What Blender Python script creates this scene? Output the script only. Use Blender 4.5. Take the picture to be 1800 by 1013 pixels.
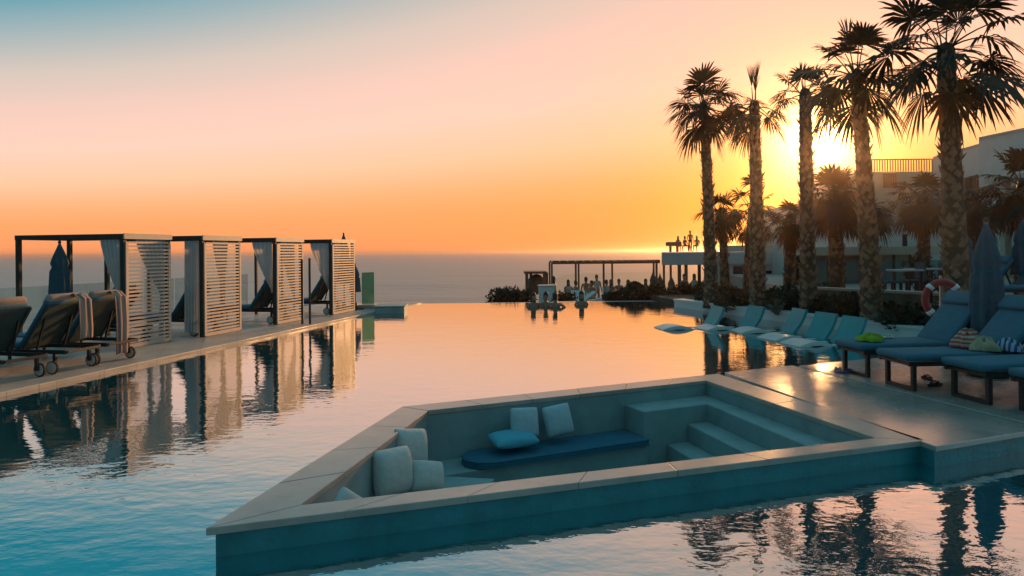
import bpy, bmesh, math, random
from mathutils import Vector, Matrix
from math import sin, cos, pi, radians as R, sqrt, atan2

sc = bpy.context.scene
COL = sc.collection
for o in list(bpy.data.objects):
    bpy.data.objects.remove(o)
rng = random.Random(7)

# ------------------------------------------------------------------ camera
H, F, PX, PY, ROLL = 1.73, 1200.0, 900.0, 443.0, 0.0087
cd = bpy.data.cameras.new('camera')
cam = bpy.data.objects.new('camera', cd)
COL.objects.link(cam)
cam.location = (0, 0, H)
cam.matrix_world = Matrix.Translation((0, 0, H)) @ Matrix.Rotation(pi/2, 4, 'X') @ Matrix.Rotation(-ROLL, 4, 'Z')
cd.sensor_width = 36.0
cd.lens = F/1800*36
cd.shift_y = -(506.5-PY)/1800
cd.clip_start = 0.05
cd.clip_end = 90000
sc.camera = cam

def uv(px, py):
    dx, dy = px-PX, py-PY
    return dx-dy*ROLL, dy+dx*ROLL
def at(px, py, Y):            # point of the place seen at px,py at distance Y
    u, v = uv(px, py)
    return Vector((u/F*Y, Y, H-v/F*Y))
def on(px, py, z):            # point of the place on level z
    u, v = uv(px, py)
    Y = F*(H-z)/v
    return Vector((u/F*Y, Y, z))

# ------------------------------------------------------------------ colours / materials
def lin(c):
    return tuple(((x/255)/12.92 if x/255 <= .04045 else ((x/255+.055)/1.055)**2.4) for x in c)

def mat(name, col, rough=.6, var=.25, scale=4.0, bump=.0, bscale=30, metal=0, spec=.5, stretch=(1, 1, 1), transl=0):
    m = bpy.data.materials.new(name); m.use_nodes = True
    nt = m.node_tree; N = nt.nodes; L = nt.links
    b = N['Principled BSDF']
    b.inputs['Roughness'].default_value = rough
    b.inputs['Metallic'].default_value = metal
    b.inputs['Specular IOR Level'].default_value = spec
    tc = N.new('ShaderNodeTexCoord'); mp = N.new('ShaderNodeMapping')
    mp.inputs['Scale'].default_value = stretch
    L.new(tc.outputs['Object'], mp.inputs['Vector'])
    nz = N.new('ShaderNodeTexNoise'); nz.inputs['Scale'].default_value = scale
    nz.inputs['Detail'].default_value = 6; nz.inputs['Roughness'].default_value = .65
    L.new(mp.outputs['Vector'], nz.inputs['Vector'])
    rp = N.new('ShaderNodeValToRGB')
    rp.color_ramp.elements[0].position = .3; rp.color_ramp.elements[1].position = .7
    rp.color_ramp.elements[0].color = tuple(c*(1-var) for c in col)+(1,)
    rp.color_ramp.elements[1].color = tuple(min(1, c*(1+var)) for c in col)+(1,)
    L.new(nz.outputs['Fac'], rp.inputs['Fac'])
    L.new(rp.outputs['Color'], b.inputs['Base Color'])
    if bump:
        n2 = N.new('ShaderNodeTexNoise'); n2.inputs['Scale'].default_value = bscale; n2.inputs['Detail'].default_value = 5
        L.new(mp.outputs['Vector'], n2.inputs['Vector'])
        bp = N.new('ShaderNodeBump'); bp.inputs['Strength'].default_value = bump; bp.inputs['Distance'].default_value = .02
        L.new(n2.outputs['Fac'], bp.inputs['Height']); L.new(bp.outputs['Normal'], b.inputs['Normal'])
    if transl:
        t = N.new('ShaderNodeBsdfTranslucent'); mx = N.new('ShaderNodeMixShader'); mx.inputs[0].default_value = transl
        L.new(rp.outputs['Color'], t.inputs['Color'])
        L.new(b.outputs[0], mx.inputs[1]); L.new(t.outputs[0], mx.inputs[2])
        L.new(mx.outputs[0], N['Material Output'].inputs['Surface'])
    return m

def stripe_mat(name, c1, c2, freq, axis=0, rough=.9, width=.5):
    m = mat(name, c1, rough)
    nt = m.node_tree; N = nt.nodes; L = nt.links
    tc = N.new('ShaderNodeTexCoord'); sp = N.new('ShaderNodeSeparateXYZ'); L.new(tc.outputs['Object'], sp.inputs[0])
    ml = N.new('ShaderNodeMath'); ml.operation = 'MULTIPLY'; ml.inputs[1].default_value = freq; L.new(sp.outputs[axis], ml.inputs[0])
    fr = N.new('ShaderNodeMath'); fr.operation = 'FRACT'; L.new(ml.outputs[0], fr.inputs[0])
    gt = N.new('ShaderNodeMath'); gt.operation = 'GREATER_THAN'; gt.inputs[1].default_value = width; L.new(fr.outputs[0], gt.inputs[0])
    mx = N.new('ShaderNodeMix'); mx.data_type = 'RGBA'
    L.new(gt.outputs[0], mx.inputs[0]); mx.inputs[6].default_value = c1+(1,); mx.inputs[7].default_value = c2+(1,)
    L.new(mx.outputs[2], N['Principled BSDF'].inputs['Base Color'])
    return m

def tile_mat(name, col, mortar, rough, bw, bh, var=.15, spec=.5, msize=.006, bump=.15):
    """paving / pool tiles laid on world XY (or the object's XY)"""
    m = mat(name, col, rough, var=var, scale=2.2, bump=bump, bscale=60, spec=spec)
    nt = m.node_tree; N = nt.nodes; L = nt.links
    b = N['Principled BSDF']
    src = b.inputs['Base Color'].links[0].from_socket
    tc = N.new('ShaderNodeTexCoord'); br = N.new('ShaderNodeTexBrick')
    br.inputs['Scale'].default_value = 1; br.inputs['Brick Width'].default_value = bw; br.inputs['Row Height'].default_value = bh
    br.inputs['Mortar Size'].default_value = msize; br.offset = 0
    mpp = N.new('ShaderNodeMapping'); mpp.inputs['Rotation'].default_value = (0, 0, R(-22))
    L.new(tc.outputs['Object'], mpp.inputs[0]); L.new(mpp.outputs[0], br.inputs['Vector'])
    L.new(src, br.inputs['Color1']); L.new(src, br.inputs['Color2']); br.inputs['Mortar'].default_value = mortar+(1,)
    L.new(br.outputs['Color'], b.inputs['Base Color'])
    nz = N.new('ShaderNodeTexNoise'); nz.inputs['Scale'].default_value = 1.6; nz.inputs['Detail'].default_value = 4
    L.new(tc.outputs['Object'], nz.inputs['Vector'])
    mr = N.new('ShaderNodeMapRange'); mr.inputs[1].default_value = .35; mr.inputs[2].default_value = .65
    mr.inputs[3].default_value = rough*.7; mr.inputs[4].default_value = rough*1.3
    L.new(nz.outputs['Fac'], mr.inputs[0]); L.new(mr.outputs[0], b.inputs['Roughness'])
    return m

M = {}
def coat(m, w_, r_):
    b = m.node_tree.nodes['Principled BSDF']; b.inputs['Coat Weight'].default_value = w_; b.inputs['Coat Roughness'].default_value = r_; return m
M['stone'] = mat('coping_stone', (.44, .36, .31), .42, var=.2, scale=2.2, bump=.12, bscale=70)
M['deckstone'] = tile_mat('deck_stone', (.42, .36, .32), (.30, .26, .23), .24, 1.2, .8, msize=.004, spec=.8)
coat(M['deckstone'], .8, .2); coat(M['stone'], .5, .22)
M['leftdeck'] = tile_mat('poolside_stone', (.42, .36, .31), (.28, .24, .21), .5, .6, .6)
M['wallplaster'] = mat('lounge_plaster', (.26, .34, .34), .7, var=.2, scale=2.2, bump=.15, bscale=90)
M['outerwall'] = mat('pool_wall_render', (.035, .22, .25), .4, var=.3, scale=2.5, bump=.25)
M['pooltile'] = tile_mat('pool_mosaic', (.20, .55, .62), (.30, .55, .58), .3, .05, .05, var=.12, msize=.003)
M['navy'] = mat('navy_canvas', (.02, .13, .20), .85, var=.15, scale=12, bump=.2, bscale=200)
M['blue'] = mat('blue_canvas', (.04, .14, .20), .85, var=.12, scale=9, bump=.2, bscale=180)
M['parasol'] = mat('parasol_canvas', (.06, .12, .16), .85, var=.15, scale=8, bump=.2, bscale=160, transl=.1)
M['cream'] = mat('cream_linen', (.56, .55, .52), .9, var=.08, scale=14, bump=.55, bscale=16)
M['paleblue'] = mat('pale_linen', (.42, .52, .56), .9, var=.08, scale=14, bump=.55, bscale=16)
M['tealpillow'] = mat('teal_linen', (.10, .40, .52), .9, var=.08, scale=14, bump=.55, bscale=16)
M['darkmetal'] = mat('dark_metal', (.022, .02, .022), .45, var=.2, metal=.2)
M['steel'] = mat('brushed_steel', (.4, .4, .4), .25, metal=1, var=.05)
M['slat'] = mat('pale_slat_wood', (.56, .43, .355), .65, var=.14, scale=6, bump=.15, stretch=(1, 1, 8))
coat(M['slat'], .4, .4)
M['post'] = mat('dark_post_wood', (.035, .026, .022), .6, var=.3, scale=6)
M['curtain'] = mat('sheer_curtain', (.62, .60, .60), .9, var=.06, scale=5, transl=.35)
M['tan'] = mat('tan_cushion', (.36, .25, .20), .9, var=.12, scale=10, bump=.2, bscale=150)
M['green'] = mat('dark_green_sling', (.018, .045, .048), .8, var=.2, scale=10)
M['wheel'] = mat('pale_wheel_plastic', (.55, .50, .45), .5, var=.15)
M['rubber'] = mat('black_rubber', (.02, .018, .018), .8)
M['trunk'] = mat('palm_trunk_bark', (.11, .06, .036), .9, var=.4, scale=14, bump=.6, bscale=40)
M['boot'] = mat('palm_leaf_base', (.30, .165, .10), .9, var=.4, scale=9)
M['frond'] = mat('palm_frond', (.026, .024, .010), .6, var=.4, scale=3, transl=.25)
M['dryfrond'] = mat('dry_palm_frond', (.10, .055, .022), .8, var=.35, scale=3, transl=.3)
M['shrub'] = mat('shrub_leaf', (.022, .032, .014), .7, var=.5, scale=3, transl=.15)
M['soil'] = mat('planter_soil', (.05, .038, .028), .95, var=.3, scale=3, bump=.6, bscale=12)
M['paving'] = mat('terrace_paving', (.30, .26, .23), .7, var=.12, scale=2)
M['whitewall'] = mat('white_render', (.62, .60, .58), .8, var=.05, scale=1.5, bump=.1)
M['greywall'] = mat('grey_render', (.46, .46, .46), .8, var=.06, scale=1.5, bump=.1)
M['sandwall'] = mat('sand_render', (.50, .42, .34), .8, var=.08, scale=1.5, bump=.1)
M['rubble'] = mat('dry_stone_wall', (.20, .16, .12), .9, var=.45, scale=5, bump=.8, bscale=7)
M['opening'] = mat('dark_window_glass', (.015, .02, .022), .12, var=.1)
M['shell'] = mat('moulded_white_plastic', (.62, .62, .60), .4, var=.04)
M['tealshade'] = mat('teal_shade_plastic', (.010, .28, .31), .55, var=.1)  # pool lounger backs: shade on the pale shell put into the colour as teal
M['orange'] = mat('lifebuoy_red', (.42, .03, .03), .5, var=.1)
M['white'] = mat('white_paint', (.75, .74, .72), .5, var=.05)
M['wood'] = mat('weathered_timber', (.13, .075, .05), .75, var=.3, scale=6)
M['skin'] = mat('skin', (.30, .16, .10), .55, var=.08)
M['hair'] = mat('dark_hair', (.018, .012, .010), .6, var=.3)
M['swim'] = mat('dark_swimwear', (.03, .035, .05), .8)
M['shirt'] = mat('pale_shirt', (.35, .33, .32), .85)
M['lime'] = mat('lime_towel', (.26, .36, .02), .95, var=.15, scale=20, bump=.4, bscale=150)
M['beige'] = mat('beige_towel', (.42, .34, .22), .95, var=.15, scale=20, bump=.4, bscale=150)
M['redstripe'] = stripe_mat('red_striped_towel', (.45, .08, .07), (.50, .38, .28), 22, 2)
M['bluestripe'] = stripe_mat('blue_striped_towel', (.03, .07, .26), (.40, .42, .45), 20, 0)
M['tanstripe'] = stripe_mat('striped_poolside_towel', (.34, .25, .21), (.20, .12, .10), 14, 1, width=.6)
M['cliff'] = mat('coastal_rock', (.16, .12, .09), .95, var=.4, scale=.6, bump=.8, bscale=2)
M['sandal'] = mat('blue_sandal_rubber', (.02, .05, .16), .6)

def glass_mat(name, tint, alpha, refl=1.0):
    m = bpy.data.materials.new(name); m.use_nodes = True
    nt = m.node_tree; N = nt.nodes; L = nt.links
    N.remove(N['Principled BSDF'])
    g = N.new('ShaderNodeBsdfGlossy'); g.inputs['Roughness'].default_value = .03
    t = N.new('ShaderNodeBsdfTransparent'); t.inputs['Color'].default_value = tint+(1,)
    d = N.new('ShaderNodeBsdfDiffuse'); d.inputs['Color'].default_value = tuple(c*.5 for c in tint)+(1,)
    fr = N.new('ShaderNodeFresnel'); fr.inputs['IOR'].default_value = 1.45
    nz = N.new('ShaderNodeTexNoise'); nz.inputs['Scale'].default_value = 3
    m0 = N.new('ShaderNodeMixShader'); m0.inputs[0].default_value = alpha
    L.new(t.outputs[0], m0.inputs[1]); L.new(d.outputs[0], m0.inputs[2])
    fm = N.new('ShaderNodeMath'); fm.operation = 'MULTIPLY'; fm.inputs[1].default_value = refl; L.new(fr.outputs[0], fm.inputs[0])
    mm = N.new('ShaderNodeMixShader'); L.new(fm.outputs[0], mm.inputs[0]); L.new(m0.outputs[0], mm.inputs[1]); L.new(g.outputs[0], mm.inputs[2])
    L.new(mm.outputs[0], N['Material Output'].inputs['Surface'])
    return m
M['glass'] = glass_mat('clear_glass', (.88, .94, .93), .03, .25)
M['greenglass'] = glass_mat('green_glass', (.42, .68, .54), .22, .5)
M['tealglass'] = glass_mat('teal_glass', (.55, .82, .82), .32)

def water_mat():
    m = bpy.data.materials.new('pool_water'); m.use_nodes = True
    nt = m.node_tree; N = nt.nodes; L = nt.links
    N.remove(N['Principled BSDF'])
    tc = N.new('ShaderNodeTexCoord')
    def noise(scale, st, detail):
        mp = N.new('ShaderNodeMapping'); mp.inputs['Scale'].default_value = st
        L.new(tc.outputs['Object'], mp.inputs[0])
        n = N.new('ShaderNodeTexNoise'); n.inputs['Scale'].default_value = scale; n.inputs['Detail'].default_value = detail
        n.inputs['Roughness'].default_value = .5
        L.new(mp.outputs[0], n.inputs['Vector']); return n.outputs['Fac']
    a = noise(2.2, (1, 1.5, 1), 2); b = noise(9, (1, 1.4, 1), 2)
    patch = noise(.22, (1, 1, 1), 2)
    mr = N.new('ShaderNodeMapRange'); mr.inputs[1].default_value = .35; mr.inputs[2].default_value = .65
    mr.inputs[3].default_value = .45; mr.inputs[4].default_value = 1.0; L.new(patch, mr.inputs[0])
    s1 = N.new('ShaderNodeMath'); s1.operation = 'MULTIPLY'; s1.inputs[1].default_value = .36; L.new(b, s1.inputs[0])
    s2 = N.new('ShaderNodeMath'); s2.operation = 'ADD'; L.new(a, s2.inputs[0]); L.new(s1.outputs[0], s2.inputs[1])
    s3 = N.new('ShaderNodeMath'); s3.operation = 'MULTIPLY'; L.new(s2.outputs[0], s3.inputs[0]); L.new(mr.outputs[0], s3.inputs[1])
    bp = N.new('ShaderNodeBump'); bp.inputs['Strength'].default_value = 1; bp.inputs['Distance'].default_value = .006
    L.new(s3.outputs[0], bp.inputs['Height'])
    fr = N.new('ShaderNodeFresnel'); fr.inputs['IOR'].default_value = 1.33; L.new(bp.outputs[0], fr.inputs['Normal'])
    pw = N.new('ShaderNodeMath'); pw.operation = 'POWER'; pw.inputs[1].default_value = .15; L.new(fr.outputs[0], pw.inputs[0])
    g = N.new('ShaderNodeBsdfGlossy'); g.inputs['Roughness'].default_value = .015; L.new(bp.outputs[0], g.inputs['Normal'])
    t = N.new('ShaderNodeBsdfTransparent'); t.inputs['Color'].default_value = (.30, .80, .88, 1)
    d = N.new('ShaderNodeBsdfDiffuse'); d.inputs['Color'].default_value = (.0, .36, .42, 1)
    m0 = N.new('ShaderNodeMixShader'); m0.inputs[0].default_value = .45
    L.new(t.outputs[0], m0.inputs[1]); L.new(d.outputs[0], m0.inputs[2])
    mm = N.new('ShaderNodeMixShader'); L.new(pw.outputs[0], mm.inputs[0]); L.new(m0.outputs[0], mm.inputs[1]); L.new(g.outputs[0], mm.inputs[2])
    L.new(mm.outputs[0], N['Material Output'].inputs['Surface'])
    return m
M['water'] = water_mat()

def sea_mat():
    m = bpy.data.materials.new('sea_water'); m.use_nodes = True
    nt = m.node_tree; N = nt.nodes; L = nt.links
    b = N['Principled BSDF']
    b.inputs['Base Color'].default_value = (.05, .20, .23, 1); b.inputs['Roughness'].default_value = .34
    b.inputs['IOR'].default_value = 1.33
    tc = N.new('ShaderNodeTexCoord')
    h = None
    for s, st, w in ((.02, (1, 2, 1), 3.0), (.15, (1, 2.5, 1), 1.0), (.9, (1, 2, 1), .25)):
        mp = N.new('ShaderNodeMapping'); mp.inputs['Scale'].default_value = st; L.new(tc.outputs['Object'], mp.inputs[0])
        n = N.new('ShaderNodeTexNoise'); n.inputs['Scale'].default_value = s; n.inputs['Detail'].default_value = 4; L.new(mp.outputs[0], n.inputs['Vector'])
        ml = N.new('ShaderNodeMath'); ml.operation = 'MULTIPLY'; ml.inputs[1].default_value = w; L.new(n.outputs['Fac'], ml.inputs[0])
        if h is None: h = ml.outputs[0]
        else:
            ad = N.new('ShaderNodeMath'); ad.operation = 'ADD'; L.new(h, ad.inputs[0]); L.new(ml.outputs[0], ad.inputs[1]); h = ad.outputs[0]
    bp = N.new('ShaderNodeBump'); bp.inputs['Strength'].default_value = 1; bp.inputs['Distance'].default_value = .5
    L.new(h, bp.inputs['Height']); L.new(bp.outputs[0], b.inputs['Normal'])
    return m
M['sea'] = sea_mat()

# ------------------------------------------------------------------ mesh helpers
class MB:
    def __init__(s): s.bm = bmesh.new()
    def box(s, c, size, rot=None):
        c = Vector(c); hx, hy, hz = size[0]/2, size[1]/2, size[2]/2
        if rot is None: rot = Matrix.Identity(3)
        elif isinstance(rot, (int, float)): rot = Matrix.Rotation(rot, 3, 'Z')
        v = [s.bm.verts.new(c + rot @ Vector((x, y, z))) for x in (-hx, hx) for y in (-hy, hy) for z in (-hz, hz)]
        for f in ((0, 1, 3, 2), (4, 6, 7, 5), (0, 4, 5, 1), (2, 3, 7, 6), (0, 2, 6, 4), (1, 5, 7, 3)):
            s.bm.faces.new([v[i] for i in f])
        return s
    def bar(s, p0, p1, w, h, up=(0, 0, 1)):
        p0, p1 = Vector(p0), Vector(p1); d = p1-p0; L = d.length; d.normalize()
        up = Vector(up)
        if abs(d.dot(up)) > .99: up = Vector((1, 0, 0))
        side = up.cross(d).normalized(); n = d.cross(side)
        rot = Matrix((d, side, n)).transposed()
        return s.box((p0+p1)/2, (L, w, h), rot)
    def prism(s, poly, z0, z1):
        a = sum(poly[i][0]*poly[(i+1) % len(poly)][1]-poly[(i+1) % len(poly)][0]*poly[i][1] for i in range(len(poly)))
        if a < 0: poly = poly[::-1]
        lo = [s.bm.verts.new((p[0], p[1], z0)) for p in poly]; hi = [s.bm.verts.new((p[0], p[1], z1)) for p in poly]
        n = len(poly)
        s.bm.faces.new(hi); s.bm.faces.new(lo[::-1])
        for i in range(n): s.bm.faces.new((lo[i], lo[(i+1) % n], hi[(i+1) % n], hi[i]))
        return s
    def tube(s, pts, r, seg=8, cap=True):
        pts = [Vector(p) for p in pts]; rings = []
        rr = r if isinstance(r, (list, tuple)) else [r]*len(pts)
        prev = None
        for i, p in enumerate(pts):
            t = (pts[min(i+1, len(pts)-1)]-pts[max(i-1, 0)]).normalized()
            ref = prev if prev is not None else (Vector((0, 0, 1)) if abs(t.z) < .9 else Vector((1, 0, 0)))
            side = (ref - t*ref.dot(t))
            if side.length < 1e-4: side = Vector((0, 1, 0))
            side.normalize(); prev = side; up = t.cross(side)
            rings.append([s.bm.verts.new(p + (side*cos(a)+up*sin(a))*rr[i]) for a in [2*pi*k/seg for k in range(seg)]])
        for i in range(len(rings)-1):
            for k in range(seg):
                s.bm.faces.new((rings[i][k], rings[i][(k+1) % seg], rings[i+1][(k+1) % seg], rings[i+1][k]))
        if cap:
            s.bm.faces.new(rings[0][::-1]); s.bm.faces.new(rings[-1])
        return s
    def lathe(s, prof, seg=20, c=(0, 0, 0), rad=None):
        c = Vector(c); rings = []
        for r, z in prof:
            rings.append([s.bm.verts.new(c + Vector((cos(2*pi*k/seg)*r*(rad(k, z) if rad else 1), sin(2*pi*k/seg)*r*(rad(k, z) if rad else 1), z))) for k in range(seg)])
        for i in range(len(rings)-1):
            for k in range(seg):
                s.bm.faces.new((rings[i][k], rings[i][(k+1) % seg], rings[i+1][(k+1) % seg], rings[i+1][k]))
        s.bm.faces.new(rings[0][::-1]); s.bm.faces.new(rings[-1])
        return s
    def quad(s, a, b, c, d):
        s.bm.faces.new([s.bm.verts.new(Vector(p)) for p in (a, b, c, d)]); return s
    def tri(s, a, b, c):
        s.bm.faces.new([s.bm.verts.new(Vector(p)) for p in (a, b, c)]); return s
    def grid(s, fn, nu, nv, close=False):
        g = [[s.bm.verts.new(Vector(fn(i/nu, j/nv))) for j in range(nv+1)] for i in range(nu+1)]
        for i in range(nu):
            for j in range(nv): s.bm.faces.new((g[i][j], g[i+1][j], g[i+1][j+1], g[i][j+1]))
        return s
    def pillow(s, w, h, t, n=12, mtx=None):
        """pinched-corner cushion lying in its own XY plane"""
        mtx = mtx or Matrix.Identity(4)
        def side(sgn):
            rows = []
            for i in range(n+1):
                row = []
                for j in range(n+1):
                    x, y = 2*i/n-1, 2*j/n-1
                    b = max(0, (1-abs(x)**2.6))*max(0, (1-abs(y)**2.6))
                    k = 1-.10*(1-abs(x)**2)*abs(y)**2; k2 = 1-.10*(1-abs(y)**2)*abs(x)**2
                    rc = 1-.13*(x*x*y*y)**1.2
                    p = Vector((x*w/2*k2*rc, y*h/2*k*rc, sgn*t/2*b**.5))
                    row.append(p)
                rows.append(row)
            return rows
        A, B = side(1), side(-1)
        va = [[s.bm.verts.new(mtx @ p) for p in r] for r in A]
        vb = [[va[i][j] if i in (0, n) or j in (0, n) else s.bm.verts.new(mtx @ B[i][j]) for j in range(n+1)] for i in range(n+1)]
        for i in range(n):
            for j in range(n):
                s.bm.faces.new((va[i][j], va[i+1][j], va[i+1][j+1], va[i][j+1]))
                s.bm.faces.new((vb[i][j+1], vb[i+1][j+1], vb[i+1][j], vb[i][j]))
        return s
    def build(s, name, m, parent=None, smooth=False, bevel=0, bseg=2):
        bm = s.bm
        if bevel:
            bm.normal_update()
            es = [e for e in bm.edges if len(e.link_faces) == 2 and e.calc_face_angle(0) > .5]
            bmesh.ops.bevel(bm, geom=es, offset=bevel, segments=bseg, affect='EDGES', profile=.5, clamp_overlap=True)
        me = bpy.data.meshes.new(name); bm.to_mesh(me); bm.free()
        if smooth:
            for p in me.polygons: p.use_smooth = True
        me.materials.append(m)
        o = bpy.data.objects.new(name, me); COL.objects.link(o)
        if parent is not None: o.parent = parent
        return o

def tag(o, label=None, cat=None, group=None, kind=None):
    if label: o['label'] = label
    if cat: o['category'] = cat
    if group: o['group'] = group
    if kind: o['kind'] = kind
    return o
def empty(name, label, cat, loc=(0, 0, 0), rz=0, group=None):
    o = bpy.data.objects.new(name, None); COL.objects.link(o)
    o.location = loc; o.rotation_euler = (0, 0, rz); o.empty_display_size = .2
    return tag(o, label, cat, group)
def copy_tree(o, parent=None):
    c = o.copy(); COL.objects.link(c)
    if parent is not None: c.parent = parent
    for ch in list(o.children): copy_tree(ch, c)
    return c
def struct(o): o['kind'] = 'structure'; return o

# ------------------------------------------------------------------ sky and sun
SUN_AZ, SUN_EL = math.atan2(540, 1200), R(8.4)
S = Vector((sin(SUN_AZ)*cos(SUN_EL), cos(SUN_AZ)*cos(SUN_EL), sin(SUN_EL)))
w = bpy.data.worlds.new('World'); sc.world = w; w.use_nodes = True
nt = w.node_tree; N = nt.nodes; L = nt.links
bg = N['Background']
tc = N.new('ShaderNodeTexCoord')
nrm = N.new('ShaderNodeVectorMath'); nrm.operation = 'NORMALIZE'; L.new(tc.outputs['Generated'], nrm.inputs[0])
def mth(op, a, b=None, c=None):
    n = N.new('ShaderNodeMath'); n.operation = op
    for i, x in enumerate((a, b, c)):
        if x is None: continue
        if isinstance(x, (int, float)): n.inputs[i].default_value = x
        else: L.new(x, n.inputs[i])
    return n.outputs[0]
sep = N.new('ShaderNodeSeparateXYZ'); L.new(nrm.outputs[0], sep.inputs[0])
el = mth('MULTIPLY', mth('ABSOLUTE', mth('ARCSINE', sep.outputs[2])), 57.2958)
hor = N.new('ShaderNodeCombineXYZ'); L.new(sep.outputs[0], hor.inputs[0]); L.new(sep.outputs[1], hor.inputs[1])
hn = N.new('ShaderNodeVectorMath'); hn.operation = 'NORMALIZE'; L.new(hor.outputs[0], hn.inputs[0])
dt = N.new('ShaderNodeVectorMath'); dt.operation = 'DOT_PRODUCT'; L.new(hn.outputs[0], dt.inputs[0]); dt.inputs[1].default_value = (sin(SUN_AZ), cos(SUN_AZ), 0)
cosd = dt.outputs['Value']
k = mth('MULTIPLY_ADD', mth('SUBTRACT', 1.0, cosd), 1.75, 1.0)
t = mth('DIVIDE', mth('MULTIPLY', el, k), 90.0)
def ramp(stops, fac):
    r = N.new('ShaderNodeValToRGB'); e = r.color_ramp.elements
    for i, (p, c) in enumerate(stops):
        x = e[i] if i < 2 else e.new(p)
        x.position = p; x.color = lin(c)+(1,)
    L.new(fac, r.inputs['Fac']); return r.outputs['Color']
base = ramp([(0, (255, 168, 104)), (1, (120, 175, 190)), (4/90, (255, 177, 113)), (6/90, (254, 188, 130)), (9.5/90, (255, 212, 172)), (13.5/90, (255, 220, 198)),
             (19/90, (250, 214, 199)), (23/90, (228, 210, 198)), (28/90, (172, 190, 193)), (32/90, (112, 171, 187)), (38/90, (22, 150, 174)), (54/90, (20, 134, 158)), (75/90, (90, 160, 178))], t)
mrb = N.new('ShaderNodeMapRange'); mrb.interpolation_type = 'SMOOTHSTEP'
mrb.inputs[1].default_value = .45; mrb.inputs[2].default_value = -.35; mrb.inputs[3].default_value = 0; mrb.inputs[4].default_value = 1
L.new(cosd, mrb.inputs[0])
back = ramp([(0, (80, 112, 122)), (1, (120, 175, 190)), (.25, (60, 122, 138)), (.5, (72, 138, 154))], mth('DIVIDE', el, 90.0))
wr = N.new('ShaderNodeMapRange'); wr.inputs[1].default_value = .12; wr.inputs[2].default_value = .23; wr.inputs[3].default_value = 0; wr.inputs[4].default_value = 1; L.new(t, wr.inputs[0])
wm = N.new('ShaderNodeMix'); wm.data_type = 'RGBA'; L.new(wr.outputs[0], wm.inputs[0]); wm.inputs[6].default_value = (1.22, 1.02, 1.02, 1); wm.inputs[7].default_value = (1, 1, 1, 1)
bm_ = N.new('ShaderNodeVectorMath'); bm_.operation = 'MULTIPLY'; L.new(base, bm_.inputs[0]); L.new(wm.outputs[2], bm_.inputs[1]); base = bm_.outputs[0]
mb_ = N.new('ShaderNodeMix'); mb_.data_type = 'RGBA'; L.new(mrb.outputs[0], mb_.inputs[0]); L.new(base, mb_.inputs[6]); L.new(back, mb_.inputs[7])
# physical sky, mixed in lightly
sky = N.new('ShaderNodeTexSky'); sky.sky_type = 'NISHITA'; sky.sun_disc = False
sky.sun_elevation = SUN_EL; sky.sun_rotation = SUN_AZ; sky.air_density = 1.5; sky.dust_density = 3
sks = N.new('ShaderNodeVectorMath'); sks.operation = 'SCALE'; sks.inputs['Scale'].default_value = .06; L.new(sky.outputs[0], sks.inputs[0])
mx2 = N.new('ShaderNodeMix'); mx2.data_type = 'RGBA'; mx2.inputs[0].default_value = .08
L.new(mb_.outputs[2], mx2.inputs[6]); L.new(sks.outputs[0], mx2.inputs[7])
# the sun's disc and aureole
ds = N.new('ShaderNodeVectorMath'); ds.operation = 'DOT_PRODUCT'; L.new(nrm.outputs[0], ds.inputs[0]); ds.inputs[1].default_value = S
ang = mth('MULTIPLY', mth('ARCCOSINE', mth('MINIMUM', ds.outputs['Value'], 1.0)), 57.2958)
def glow(width, col):
    e = mth('POWER', 2.71828, mth('DIVIDE', ang, -width))
    v = N.new('ShaderNodeVectorMath'); v.operation = 'SCALE'; v.inputs[0].default_value = col; L.new(e, v.inputs['Scale']); return v.outputs[0]
acc = mx2.outputs[2]
for g in (glow(1.35, (9, 6.2, 2.8)), glow(3.2, (1.0, .30, -.06)), glow(13, (.2, -.15, -.24))):
    ad = N.new('ShaderNodeVectorMath'); ad.operation = 'ADD'; L.new(acc, ad.inputs[0]); L.new(g, ad.inputs[1]); acc = ad.outputs[0]
cl = N.new('ShaderNodeVectorMath'); cl.operation = 'MAXIMUM'; L.new(acc, cl.inputs[0]); cl.inputs[1].default_value = (0, 0, 0)
L.new(cl.outputs[0], bg.inputs['Color']); bg.inputs['Strength'].default_value = 1.0

ld = bpy.data.lights.new('sun', 'SUN'); lo = bpy.data.objects.new('sun', ld); COL.objects.link(lo)
ld.energy = 5.0; ld.color = (1, .48, .17); ld.angle = R(2.2)
lo.rotation_euler = S.to_track_quat('Z', 'Y').to_euler(); lo.location = (0, 0, 40)

sc.view_settings.view_transform = 'Standard'; sc.view_settings.look = 'None'
sc.view_settings.exposure = 0; sc.view_settings.gamma = 1

# ------------------------------------------------------------------ sea, terraces, pool
SEA = -6.0
b = MB(); b.quad((-60000, -60000, SEA), (60000, -60000, SEA), (60000, 60000, SEA), (-60000, 60000, SEA)); struct(b.build('sea', M['sea']))

DZ, PZ = .06, .18
eA, eB = on(0, 690, DZ), on(620, 556, DZ)
u = (eB-eA).normalized(); u.z = 0; wv = Vector((-u.y, u.x, 0))       # along the left deck edge, and away from the pool
def edge(Y): return eA + u*((Y-eA.y)/u.y)
FARY = 23.2
e0, e1 = edge(-7), edge(20.6)
DW = 3.7
b = MB(); b.prism([(e0.x, e0.y), (e1.x, e1.y), ((e1+wv*DW).x, (e1+wv*DW).y), ((e0+wv*DW).x, (e0+wv*DW).y)], -8, DZ)
struct(b.build('pool_deck', M['leftdeck'], bevel=.015))
# far corner apron
e2 = edge(20.62); e3 = edge(23.45)
b = MB(); b.prism([(e2.x, e2.y), (e3.x, e3.y), (e3.x-3, e3.y), ((e2+wv*DW).x, (e2+wv*DW).y)], -8, .03)
struct(b.build('corner_deck', M['leftdeck']))

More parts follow.
